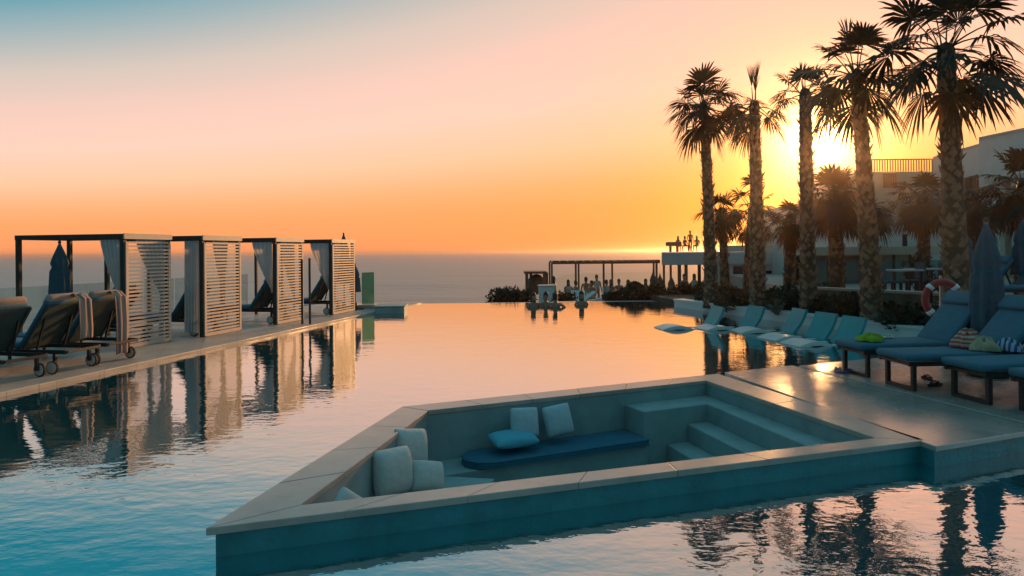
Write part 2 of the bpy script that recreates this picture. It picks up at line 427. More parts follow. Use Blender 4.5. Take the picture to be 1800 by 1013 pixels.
LW = [Vector((4.95, 20.9, 0)), Vector((6.80, 15.2, 0)), Vector((7.9, 12.2, 0)), Vector((8.6, 10.9, 0))]   # planter wall, pool face
OUT = {'NL': on(361, 929, PZ), 'NR': on(1628, 774, PZ), 'FR': on(1262, 657, PZ), 'FL': on(706, 715, PZ)}
INN = {'NL': on(527, 888, PZ), 'NR': on(1539, 770, PZ), 'FR': on(1241, 669, PZ), 'FL': on(752, 722, PZ)}
order = ['NL', 'NR', 'FR', 'FL']
mid = [(OUT[k_]+INN[k_])/2 for k_ in order]

# water surface with a hole for the sunken lounge
wl = [edge(-6.9)-Vector((.02, 0, 0)), Vector((16, -6.9, 0)), Vector((16, 8, 0)), LW[3]+Vector((.3, 0, 0)), LW[2]+Vector((.05, 0, 0)), LW[1]+Vector((.05, 0, 0)), LW[0]+Vector((.05, 0, 0)),
      Vector((5.4, FARY, 0)), Vector((edge(FARY).x, FARY, 0))]
bm = bmesh.new()
def loop(bm, pts):
    v = [bm.verts.new((p[0], p[1], 0)) for p in pts]
    return [bm.edges.new((v[i], v[(i+1) % len(v)])) for i in range(len(v))]
es = loop(bm, wl) + loop(bm, mid)
bmesh.ops.triangle_fill(bm, use_beauty=True, edges=es, normal=(0, 0, 1))
for f in bm.faces:
    if f.normal.z < 0: f.normal_flip()
me = bpy.data.meshes.new('pool_water'); bm.to_mesh(me); bm.free(); me.materials.append(M['water'])
wo = bpy.data.objects.new('pool_water', me); COL.objects.link(wo); struct(wo)
# basin
b = MB(); b.prism([(-12, -7), (17, -7), (17, FARY+.02), (-7, FARY+.02)], -1.5, -1.3); struct(b.build('pool_floor', M['pooltile']))
b = MB(); b.box((2.9, FARY+.14, -4.0), (20, .26, 7.99)); struct(b.build('infinity_edge', M['outerwall']))
b = MB(); b.box((4, -7.3, -3.9), (30, .6, 8.0)); struct(b.build('near_deck', M['leftdeck']))

# ------------------------------------------------------------------ sunken lounge
lounge = empty('sunken_lounge', 'sunken stone seating pit with wide coping, set in the pool water', 'sunken lounge', (0, 0, 0))
def P2_(p): return (p.x, p.y)
def frame_ring(outer, inner, z0, z1, name, m, bevel=0):
    b = MB(); bm = b.bm
    n = len(outer)
    vo0 = [bm.verts.new((p.x, p.y, z0)) for p in outer]; vo1 = [bm.verts.new((p.x, p.y, z1)) for p in outer]
    vi0 = [bm.verts.new((p.x, p.y, z0)) for p in inner]; vi1 = [bm.verts.new((p.x, p.y, z1)) for p in inner]
    for i in range(n):
        j = (i+1) % n
        bm.faces.new((vo1[i], vo1[j], vi1[j], vi1[i])); bm.faces.new((vo0[j], vo0[i], vi0[i], vi0[j]))
        bm.faces.new((vo0[i], vo0[j], vo1[j], vo1[i])); bm.faces.new((vi0[j], vi0[i], vi1[i], vi1[j]))
    bmesh.ops.recalc_face_normals(bm, faces=bm.faces[:])
    return b.build(name, m, lounge, bevel=bevel)
cen = sum((OUT[k_] for k_ in order), Vector())/4
def inset(P, Q, d):   # move P's points towards Q's points by d
    return [p + (q-p).normalized()*d for p, q in zip(P, Q)]
o_ = [OUT[k_] for k_ in order]; i_ = [INN[k_] for k_ in order]
b = MB()
for i in range(4):
    j = (i+1) % 4; L0 = (o_[j]-o_[i]).length; ns = max(3, round(L0/.72)); gp = .0016/L0
    for q in range(ns):
        a0 = q/ns + (gp if q else 0); a1 = (q+1)/ns - (gp if q < ns-1 else 0)
        mz = .0015
        A, B_, C, D_ = o_[i].lerp(o_[j], a0), o_[i].lerp(o_[j], a1), i_[i].lerp(i_[j], a1), i_[i].lerp(i_[j], a0)
        if q == 0: k1 = (o_[j]-o_[i]).normalized()*mz; A = A+k1; D_ = D_+k1
        if q == ns-1: k1 = (o_[j]-o_[i]).normalized()*mz; B_ = B_-k1; C = C-k1
        b.prism([P2_(p) for p in (A, B_, C, D_)], PZ-.045, PZ+(q*7 % 3)*.0006)
b.build('coping', M['stone'], lounge, bevel=.005)
oW = inset(o_, i_, .055); iW = inset(i_, o_, .012)
frame_ring(oW, mid, -1.3, PZ-.047, 'outer_wall', M['outerwall'])
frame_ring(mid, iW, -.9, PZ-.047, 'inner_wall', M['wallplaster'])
fl = [iW[i] for i in range(4)]
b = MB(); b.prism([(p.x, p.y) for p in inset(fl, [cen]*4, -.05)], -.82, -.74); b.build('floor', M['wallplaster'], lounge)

iNL, iNR, iFR, iFL = iW
far_d = (iFR-iFL).normalized(); far_n = Vector((far_d.y, -far_d.x, 0))    # towards the viewer
left_d = (iFL-iNL).normalized(); left_n = Vector((left_d.y, -left_d.x, 0))
right_d = (iNR-iFR).normalized(); right_n = Vector((right_d.y, -right_d.x, 0))
def P2(p): return (p.x, p.y)
BD = .44
FLEN = (iFR-iFL).length
blk0 = FLEN - 1.16                      # where the raised block starts along the far wall
SEAT = -.33
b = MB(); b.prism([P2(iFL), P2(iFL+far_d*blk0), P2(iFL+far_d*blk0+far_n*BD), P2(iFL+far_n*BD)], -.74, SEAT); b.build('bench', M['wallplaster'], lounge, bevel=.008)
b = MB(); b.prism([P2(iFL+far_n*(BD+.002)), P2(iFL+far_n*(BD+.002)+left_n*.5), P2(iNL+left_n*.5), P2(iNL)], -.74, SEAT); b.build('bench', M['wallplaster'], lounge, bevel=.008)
TOP1 = .005
b = MB()
blk = iFL+far_d*(blk0+.002)
p_in = iFR - far_d*.30
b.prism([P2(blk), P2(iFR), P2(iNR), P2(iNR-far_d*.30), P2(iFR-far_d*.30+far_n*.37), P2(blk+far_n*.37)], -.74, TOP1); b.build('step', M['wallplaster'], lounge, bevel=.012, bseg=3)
for n_, (o1, o2, z) in enumerate(((.302, .58, -.19), (.582, .86, -.38))):
    b = MB(); a0 = iFR-far_d*o1+far_n*.372; a1 = iFR-far_d*o2+far_n*.372
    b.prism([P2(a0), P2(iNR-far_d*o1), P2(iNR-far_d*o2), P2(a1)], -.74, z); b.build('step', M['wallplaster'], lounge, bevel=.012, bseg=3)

# bench pad (rounded end)
pad = MB()
q0 = iFL+far_d*.42; pts = []
q1 = iFL+far_d*(blk0-.02)
pts = [q1+far_n*.03, q1+far_n*(BD+.06), q0+far_n*(BD+.06)+far_d*.1, q0+far_n*(BD)-far_d*.06, q0+far_n*.30-far_d*.14, q0+far_n*.16-far_d*.12, q0+far_n*.03]
pad.prism([P2(p) for p in pts], SEAT+.002, SEAT+.075)
tag(pad.build('bench_pad', M['navy'], bevel=.022, bseg=3, smooth=True), 'long navy blue seat pad on the far bench of the sunken lounge', 'seat pad')
padp = bpy.data.objects['bench_pad']
b = MB()
for z_ in (SEAT+.066, SEAT+.012): b.tube([(p.x, p.y, z_) for p in pts+pts[:1]], .0055, 6)
for f_ in (.34, .67):
    a_, c_ = pts[0].lerp(pts[6], f_), pts[1].lerp(pts[2], f_); b.tube([(a_.x, a_.y, SEAT+.0745), (c_.x, c_.y, SEAT+.0745)], .003, 6)
b.build('piping', M['blue'], padp, smooth=True)

def pillow(px, py, Y, w_, h_, t_, m, label, yaw, lean, roll=0, zfix=None):
    c = at(px, py, Y)
    if zfix is not None: c.z = zfix
    b = MB()
    # local: pillow stands in XZ plane (normal -Y), leaning back
    mt = Matrix.Rotation(roll, 4, 'Y') @ Matrix.Rotation(pi/2, 4, 'X')
    b.pillow(w_, h_, t_, 14, mt)
    o = b.build('throw_pillow', m, smooth=True)
    o.location = c; o.rotation_euler = (lean, 0, yaw)
    return tag(o, label, 'pillow', 'throw pillows in the sunken lounge')
ya = atan2(far_d.y, far_d.x)
pillow(922, 743, 6.93, .33, .33, .14, M['paleblue'], 'square pale pillow leaning on the far wall, nearer the corner of the pit', ya-.12, R(-16), R(2))
pillow(981, 739, 7.10, .35, .35, .14, M['paleblue'], 'square pale pillow leaning on the far wall, beside the raised block end', ya-.05, R(-18), R(-6))
pillow(902, 771, 6.80, .52, .34, .13, M['tealpillow'], 'teal pillow lying flat on the navy seat pad', ya, R(-82), 0)
yl = atan2(left_d.y, left_d.x)
pillow(690, 829, 5.45, .40, .40, .22, M['cream'], 'big cream pillow standing upright nearest the near coping corner', yl-.5, R(-12), R(4))
pillow(721, 789, 6.0, .38, .38, .20, M['cream'], 'cream pillow half hidden behind the two pillows in front of it', yl-.55, R(-14), R(10))
pillow(751, 837, 5.60, .32, .28, .18, M['cream'], 'small cream pillow slumped against the bigger upright one on the short bench', yl-.75, R(-32), R(14))
o = pillow(569, 872, 4.62, .27, .27, .12, M['cream'], 'pillow with only its tip showing in the narrow near corner of the pit', yl-.5, R(-10), R(40)); o.location = (-1.10, 4.50, .03)

# ------------------------------------------------------------------ right-hand platforms
g = .055
pA, pB = on(1277, 655, PZ), on(1642, 783, PZ)
fd = Vector((.925, .38, 0)).normalized()
jF, jN = on(1395, 643, PZ), on(1800, 746, PZ)
jd = (jN-jF).normalized()
jN2 = jF + jd*3.25
fr2 = pB + fd*1.7
def isect(p, d, q, e):
    den = d.x*e.y-d.y*e.x; s_ = ((q.x-p.x)*e.y-(q.y-p.y)*e.x)/den; return p+d*s_
jN3 = isect(pB, fd, jF, jd)
farR = jF + Vector((.92, .40, 0)).normalized()*4.6
b = MB(); b.prism([P2(pA), P2(jF), P2(jN3), P2(pB)], -1.3, PZ-.047); pl1 = b.build('platform', M['outerwall']); struct(pl1)
def grow(pts, d):
    c = sum(pts, Vector())/len(pts); return [p+(p-c).normalized()*d for p in pts]
b = MB(); b.prism([P2(p) for p in grow([pA, jF, jN3, pB], .03)][:], PZ-.045, PZ); o = b.build('platform_paving', M['deckstone'], bevel=.006); struct(o)
jo = Vector((.02, .0, 0))+Vector((.055, .02, 0))
d2 = [jF+jo, farR, Vector((14, 12.6, PZ)), Vector((14, 9.4, PZ)), jN3+jo]
b = MB(); b.prism([P2(p) for p in d2], -1.3, PZ-.047); struct(b.build('lounger_deck_wall', M['outerwall']))
b = MB(); b.prism([P2(p) for p in d2], PZ-.045, PZ-.004); struct(b.build('lounger_deck', M['deckstone'], bevel=.006))

# ------------------------------------------------------------------ planter wall, soil, upper terraces
planter = empty('planter_wall', 'low pale curved wall along the pool edge behind the in-pool loungers', 'low wall')
b = MB()
back_ = [p+Vector((.30, .10, 0)) for p in LW]
for i in range(3):
    if i: pass
    b.prism([P2(LW[i]), P2(LW[i+1]), P2(back_[i+1]), P2(back_[i])], -1.3, .20)
b.build('wall', M['whitewall'], planter)
b = MB()
for i in range(3):
    b.prism([P2(LW[i]-Vector((.03, .0, 0))), P2(LW[i+1]-Vector((.03, 0, 0))), P2(back_[i+1]+Vector((.03, 0, 0))), P2(back_[i]+Vector((.03, 0, 0)))], .202, .245)
b.build('coping', M['whitewall'], planter)
b = MB(); b.prism([P2(p) for p in back_]+[(14, 10.9), (16, 14), (12, 22), (7, 26), (4.9, 26.5), (4.9, 23.6)], -8, .16); struct(b.build('planting_bed', M['soil']))
# far quay behind the infinity edge, right part
b = MB(); b.prism([(1.4, FARY+.28), (5.0, FARY+.28), (5.2, FARY+.9), (1.4, FARY+.7)], -8, -.02); struct(b.build('quay_edge', M['stone']))
# lower beach bar terrace
BT = -1.2
b = MB(); b.prism([(-1.0, 27), (3.0, 24.2), (60, 24.2), (90, 120), (8, 90), (-1.5, 45)], -9, BT); struct(b.build('beach_terrace', M['paving']))
# upper terrace
UT = .45
b = MB(); b.prism([(8.3, 17.4), (9.6, 15.4), (10.4, 13.6), (14.5, 12.0), (40, 10), (60, 40), (12, 40)], -8, UT); struct(b.build('upper_terrace', M['paving']))
led = empty('retaining_wall', 'low rubble stone retaining wall with pale ledge below the glass terrace', 'retaining wall')
pa, pb, pc, pd_ = Vector((7.7, 18.2, 0)), Vector((9.3, 15.6, 0)), Vector((10.3, 13.4, 0)), Vector((14.5, 11.9, 0))
b = MB()
for a_, c_ in ((pa, pb), (pb, pc), (pc, pd_)): b.bar(a_+Vector((0, 0, .30)), c_+Vector((0, 0, .30)), .25, .76)
b.build('wall', M['rubble'], led)
b = MB()
for a_, c_ in ((pa, pb), (pb, pc), (pc, pd_)): b.bar(a_+Vector((0, 0, .715)), c_+Vector((0, 0, .715)), .34, .06)
b.build('ledge', M['sandwall'], led)

# ------------------------------------------------------------------ palms
def fan_leaf(mb, mbp, base, az, el_, pet, Rr, droop, rn, seg=24, spr=None):
    d = Vector((cos(az)*cos(el_), sin(az)*cos(el_), sin(el_)))
    pts = [Vector(base)]; dirn = d.copy()
    for i in range(5):
        dirn = (dirn + Vector((0, 0, -droop*.10))).normalized()
        pts.append(pts[-1]+dirn*pet/5)
    mbp.tube(pts, [.022, .018, .015, .013, .012, .010], 4, False)
    hub = pts[-1]; f = dirn
    side = f.cross(Vector((0, 0, 1)))
    if side.length < .05: side = Vector((sin(az), -cos(az), 0))
    side.normalize(); side = (side + Vector((0, 0, rn.uniform(-.35, .35)))).normalized()
    n = side.cross(f).normalized()
    spread = R(spr) if spr else R(rn.uniform(98, 122))
    for k_ in range(seg):
        a = -spread + 2*spread*(k_+.5)/seg; da = 2*spread/seg
        L_ = Rr*(.72+.28*cos(a*.8))*rn.uniform(.9, 1.06)
        dr = f*cos(a)+side*sin(a); perp = f*-sin(a)+side*cos(a)
        fold = n*(.02 if k_ % 2 else -.02)
        def p(r_, s_):
            x = r_/L_
            q = hub + dr*r_ + perp*s_ + n*(.16*Rr*abs(sin(a))*x) + fold*x
            q.z -= droop*Rr*.33*x**2.4*(.6+.8*rn_d)
            return q
        rn_d = rn.random()
        w1 = min(.55*L_*math.tan(da/2)*1.1, .075)
        mb.quad(p(.03, -.004), p(.03, .004), p(.55*L_, w1), p(.55*L_, -w1))
        mb.quad(p(.55*L_, -w1), p(.55*L_, w1), p(.82*L_, w1*.62), p(.82*L_, -w1*.62))
        mb.tri(p(.82*L_, -w1*.62), p(.82*L_, w1*.62), p(L_, 0))

def palm(base, crown_z, r0, r1, leaves, label, seed, lean=(0, 0), boots=True, Rr=.62, pet=.6, dry=5, group='tall fan palms along the planter', name='palm_tree', seg=24, collar=True):
    rn = random.Random(seed)
    root = empty(name, label, 'palm tree', base, 0, group)
    Hh = crown_z-base[2]
    def axis(t_): return Vector((lean[0]*t_**1.5, lean[1]*t_**1.5, Hh*t_))
    b = MB(); n = 22; pts = []; rr = []
    for i in range(n+1):
        t_ = i/n; pts.append(axis(t_)); rr.append((r0+(r1-r0)*t_**.8)*(1+.06*rn.uniform(-1, 1))*(1.25 if i == 0 else 1))
    b.tube(pts, rr, 12)
    b.build('trunk', M['trunk'], root, smooth=True)
    if boots:
        b = MB(); rows = int(Hh/.105); per = 7
        for i in range(rows):
            t_ = (i+.5)/rows
            for k_ in range(per):
                a = 2*pi*(k_+.5*(i % 2))/per + rn.uniform(-.32, .32)
                r_ = (r0+(r1-r0)*t_**.8); c = axis(t_)+Vector((0, 0, rn.uniform(-.05, .05)))
                if rn.random() < .16: continue
                out = Vector((cos(a), sin(a), 0)); tg = Vector((-sin(a), cos(a), 0))
                s_ = rn.uniform(.55, 1.25); lift = rn.uniform(.15, .7) if rn.random() > .22 else rn.uniform(.9, 1.5)
                ww = r_*.42*s_; hh = .085*s_
                A = c+out*(r_*.98)-tg*ww; B_ = c+out*(r_*.98)+tg*ww
                T = c+out*(r_*1.02+.07*lift)+Vector((0, 0, hh*1.35)); Bt = c+out*(r_*.97)-Vector((0, 0, hh*.8))
                Mi = c+out*(r_*1.05+.03*lift)
                b.tri(A, Mi, T); b.tri(Mi, B_, T); b.tri(A, Bt, Mi); b.tri(Bt, B_, Mi)
                b.tri(B_, A, T)
        b.build('leaf_base', M['boot'], root)
    top = axis(1.0)
    b = MB(); b.lathe([(r1*1.05, Hh-.12), (r1*1.0, Hh), (r1*.95, Hh+.08), (r1*.7, Hh+.17), (.01, Hh+.22)], 10, (lean[0], lean[1], 0), rad=lambda k_, z: 1+.12*(k_ % 2)); b.build('bud', M['frond'], root)
    cb, pb_ = MB(), MB(); db, dp = MB(), MB()
    hasdry = False
    for lf in leaves:
        az, el_, sc_ = lf[:3]
        fan_leaf(cb, pb_, top+Vector((cos(az)*.05, sin(az)*.05, rn.uniform(-.15, .12))), az, el_, pet*rn.uniform(.85, 1.15)*sc_, Rr*rn.uniform(.9, 1.12)*sc_, .55+.9*max(0, cos(el_))*rn.uniform(.6, 1.2) if len(lf) < 4 else .05, rn, seg, lf[3] if len(lf) > 3 else None)
    cr = cb.build('crown', M['frond'], root); pb_.build('petiole', M['frond'], cr)
    for k_ in range(dry):
        az = rn.uniform(0, 2*pi); hasdry = True
        fan_leaf(db, dp, top+Vector((cos(az)*.08, sin(az)*.08, -.12)), az, R(rn.uniform(-60, -25)), pet*rn.uniform(.7, .95), Rr*.85, 1.7, rn, seg)
    if hasdry:
        for v in dp.bm.verts: pass
        dr = db.build('dead_fronds', M['dryfrond'], root); dp.build('petiole', M['dryfrond'], dr)
    else: db.bm.free(); dp.bm.free()
    return root

def leaves(n, seed, emin=-35, emax=85, scale=1.0):
    rn = random.Random(seed); out = []
    for i in range(n):
        t_ = (i+.5)/n
        el_ = R(emin+(emax-emin)*t_**.9); az = i*2.39996+rn.uniform(-.3, .3)
        out.append((az, el_, scale*rn.uniform(.85, 1.1)))
    return out
def palm_at(pxb, Y, pxt, pyt, zb, **kw):
    bX = at(pxb, 500, Y).x; tp = at(pxt, pyt, Y)
    return palm((bX, Y, zb), tp.z, lean=(tp.x-bX, 0), **kw)
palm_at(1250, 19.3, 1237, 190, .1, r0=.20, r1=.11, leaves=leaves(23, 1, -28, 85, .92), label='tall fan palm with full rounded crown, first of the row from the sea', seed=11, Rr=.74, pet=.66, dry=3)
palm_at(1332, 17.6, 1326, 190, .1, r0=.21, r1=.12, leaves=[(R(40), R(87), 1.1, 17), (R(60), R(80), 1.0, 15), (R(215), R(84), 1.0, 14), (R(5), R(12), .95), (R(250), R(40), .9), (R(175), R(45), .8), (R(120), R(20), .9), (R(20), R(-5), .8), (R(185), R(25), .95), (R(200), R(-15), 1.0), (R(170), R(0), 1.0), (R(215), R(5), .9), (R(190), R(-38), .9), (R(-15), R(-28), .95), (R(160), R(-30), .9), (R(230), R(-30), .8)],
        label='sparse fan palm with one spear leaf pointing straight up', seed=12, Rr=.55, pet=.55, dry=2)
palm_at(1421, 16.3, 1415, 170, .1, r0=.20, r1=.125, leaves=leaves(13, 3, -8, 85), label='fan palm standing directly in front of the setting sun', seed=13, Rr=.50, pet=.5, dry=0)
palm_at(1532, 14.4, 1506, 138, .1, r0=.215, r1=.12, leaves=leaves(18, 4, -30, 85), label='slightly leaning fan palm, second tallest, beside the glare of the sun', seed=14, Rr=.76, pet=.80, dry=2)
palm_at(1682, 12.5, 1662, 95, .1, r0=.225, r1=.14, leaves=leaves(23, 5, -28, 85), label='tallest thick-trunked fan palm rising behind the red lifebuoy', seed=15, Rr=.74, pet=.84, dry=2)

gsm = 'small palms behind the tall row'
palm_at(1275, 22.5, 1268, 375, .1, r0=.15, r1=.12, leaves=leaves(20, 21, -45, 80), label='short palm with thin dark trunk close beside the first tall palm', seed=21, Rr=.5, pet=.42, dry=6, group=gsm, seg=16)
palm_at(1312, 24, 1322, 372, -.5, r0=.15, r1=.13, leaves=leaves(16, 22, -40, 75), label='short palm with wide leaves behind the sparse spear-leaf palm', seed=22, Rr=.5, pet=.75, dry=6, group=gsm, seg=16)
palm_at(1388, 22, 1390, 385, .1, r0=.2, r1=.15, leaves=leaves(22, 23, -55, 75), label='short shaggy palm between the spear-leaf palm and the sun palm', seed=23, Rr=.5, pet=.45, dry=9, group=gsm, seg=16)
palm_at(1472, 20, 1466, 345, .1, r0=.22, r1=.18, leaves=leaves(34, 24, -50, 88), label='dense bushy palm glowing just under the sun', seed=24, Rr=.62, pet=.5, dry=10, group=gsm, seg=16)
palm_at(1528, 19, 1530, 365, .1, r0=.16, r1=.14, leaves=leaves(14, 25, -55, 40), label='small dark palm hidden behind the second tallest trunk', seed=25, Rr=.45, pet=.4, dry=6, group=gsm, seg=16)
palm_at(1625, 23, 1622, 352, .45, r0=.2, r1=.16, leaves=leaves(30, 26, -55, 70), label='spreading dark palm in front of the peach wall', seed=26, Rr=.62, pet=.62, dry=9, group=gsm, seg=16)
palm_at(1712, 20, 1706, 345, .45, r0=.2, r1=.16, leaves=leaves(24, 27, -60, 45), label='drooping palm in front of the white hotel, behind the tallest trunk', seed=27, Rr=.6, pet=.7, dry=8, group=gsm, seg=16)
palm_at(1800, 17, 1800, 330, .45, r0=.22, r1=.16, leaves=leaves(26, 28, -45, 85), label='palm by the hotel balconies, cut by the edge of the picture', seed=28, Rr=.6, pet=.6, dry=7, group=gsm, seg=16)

# ------------------------------------------------------------------ shrubs and hedges
def shrub(name, label, c, rad, n, leaf, seed, cat='shrub', group=None):
    rn = random.Random(seed); b = MB()
    root = empty(name, label, cat, c, 0, group)
    lob = [(Vector((rn.uniform(-.6, .6)*rad[0], rn.uniform(-.6, .6)*rad[1], rn.uniform(.25, .6)*rad[2])), rn.uniform(.35, .6)) for _ in range(9)]
    for i in range(n):
        lc, ls = lob[i % 9]
        d = Vector((rn.gauss(0, 1), rn.gauss(0, 1), rn.gauss(0, 1))).normalized()*rn.uniform(.55, 1)**.5
        p = lc + Vector((d.x*rad[0]*ls, d.y*rad[1]*ls, d.z*rad[2]*ls))
        if p.z < 0: p.z = abs(p.z)*.5
        a = rn.uniform(0, 2*pi); e = rn.uniform(-.3, 1.2)
        f = Vector((cos(a)*cos(e), sin(a)*cos(e), sin(e))); s_ = f.cross(Vector((rn.gauss(0, 1), rn.gauss(0, 1), rn.gauss(0, 1)))).normalized()
        l = leaf*rn.uniform(.6, 1.4)
        b.quad(p, p+f*l*.5+s_*l*.2, p+f*l, p+f*l*.5-s_*l*.2)
    b.build('foliage', M['shrub'], root)
    t_ = MB()
    for k_ in range(4):
        a = k_*1.7; t_.tube([(0, 0, 0), (cos(a)*rad[0]*.2, sin(a)*rad[1]*.2, rad[2]*.3), (cos(a)*rad[0]*.4, sin(a)*rad[1]*.4, rad[2]*.6)], .015, 5)
    t_.build('stem', M['wood'], root)
    return root
shr = [
 (1265, 20.3, .1, (.7, .6, .55), 'dark low shrub at the foot of the first tall palm'),
 (1302, 18.4, .1, (.7, .5, .45), 'dark shrub behind the low wall between the first two tall palms'),
 (1350, 18.6, .1, (.7, .6, .58), 'dark shrub crowding the base of the spear-leaf palm'),
 (1385, 17.2, .1, (.7, .6, .58), 'dense dark shrub between the spear-leaf palm and the sun palm'),
 (1455, 16.2, .1, (.7, .6, .5), 'low dark shrub beside the base of the sun palm'),
 (1490, 15.2, .1, (.7, .5, .55), 'black-green shrub below the pale ledge, next to the second tallest palm'),
 (1560, 14.6, .1, (.6, .5, .45), 'low shrub at the foot of the leaning palm, in front of the rubble wall'),
 (1605, 13.6, .1, (.7, .5, .45), 'dark shrub beside the red lifebuoy, below the rubble wall'),
 (1700, 12.6, .1, (.8, .5, .5), 'dark shrub behind the raised backs of the blue loungers'),
 (1430, 19.5, .1, (.9, .7, .65), 'tall dark shrub behind the sun palm trunk')]
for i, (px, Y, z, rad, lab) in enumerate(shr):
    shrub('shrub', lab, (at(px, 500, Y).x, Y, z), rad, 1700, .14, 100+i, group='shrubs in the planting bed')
# hedge along the far quay and rounded bushes at the tip
hd = MB(); rn = random.Random(5)
for i in range(9000):
    t_ = rn.random(); x = 3.3+t_*4.4; y = 24.6+rn.uniform(-.35, .35)
    hgt = .62*(.72+.12*sin(x*3.1)+.16*sin(x*7.3+1))*(min(1, t_*5+.25))
    z = -.3+rn.random()*(.3+hgt)
    a = rn.uniform(0, 2*pi); f = Vector((cos(a), sin(a), rn.uniform(-.3, .9))).normalized(); s_ = f.cross(Vector((rn.gauss(0, 1), rn.gauss(0, 1), rn.gauss(0, 1)))).normalized(); l = rn.uniform(.08, .17)
    p = Vector((x, y, z)); hd.quad(p, p+f*l*.5+s_*l*.25, p+f*l, p+f*l*.5-s_*l*.25)
hd.box((5.7, 24.6, -.55), (3.6, .3, 1.2))
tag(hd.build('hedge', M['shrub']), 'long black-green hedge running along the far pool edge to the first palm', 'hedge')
shrub('bush', 'rounded dark bush at the seaward tip of the far quay', (on(893, 532, -.35).x*1.13, 27.2, -.5), (.85, .5, .8), 2600, .13, 131, 'bush', 'bushes at the tip of the quay')
shrub('bush', 'smaller low bush between the rounded bush and the wooden frame', (at(917, 500, 27.6).x, 27.6, -.55), (.6, .4, .65), 1600, .12, 132, 'bush', 'bushes at the tip of the quay')
shrub('bush', 'low bush under the sunbathers, behind the white counter', (at(988, 500, 27.4).x, 27.4, -.5), (.6, .4, .55), 1600, .12, 133, 'bush', 'bushes at the tip of the quay')
# agaves
def agave(c, n, L_, seed, label):
    rn = random.Random(seed); b = MB()
    for i in range(n):
        a = 2*pi*i/n+rn.uniform(-.2, .2); e = R(rn.uniform(25, 80)); l = L_*rn.uniform(.8, 1.15)
        d = Vector((cos(a)*cos(e), sin(a)*cos(e), sin(e))); s_ = Vector((-sin(a), cos(a), 0)); up = s_.cross(d)
        p = Vector((0, 0, 0))
        for (t0, w0, t1, w1) in ((0, .05, .45, .065), (.45, .065, .8, .04), (.8, .04, 1, .003)):
            q0 = p+d*l*t0+Vector((0, 0, .05*l*t0)); q1 = p+d*l*t1-Vector((0, 0, .12*l*t1*t1))
            for sg in (-1, 1):
                b.quad(q0, q0+s_*w0*sg+up*-.02, q1+s_*w1*sg+up*-.02, q1)
    o = b.build('agave', mat('agave_leaf_%d' % seed, (.10, .12, .10), .6, var=.25, scale=4)); o.location = c
    return tag(o, label, 'agave plant', 'agaves in the planting bed')
agave((at(1365, 500, 16.4).x, 16.4, .16), 18, .5, 1, 'grey-green agave rosette right behind the low wall, left of the sun palm')
agave((at(1545, 500, 13.9).x, 13.9, .16), 16, .42, 2, 'spiky agave clump at the foot of the leaning palm')

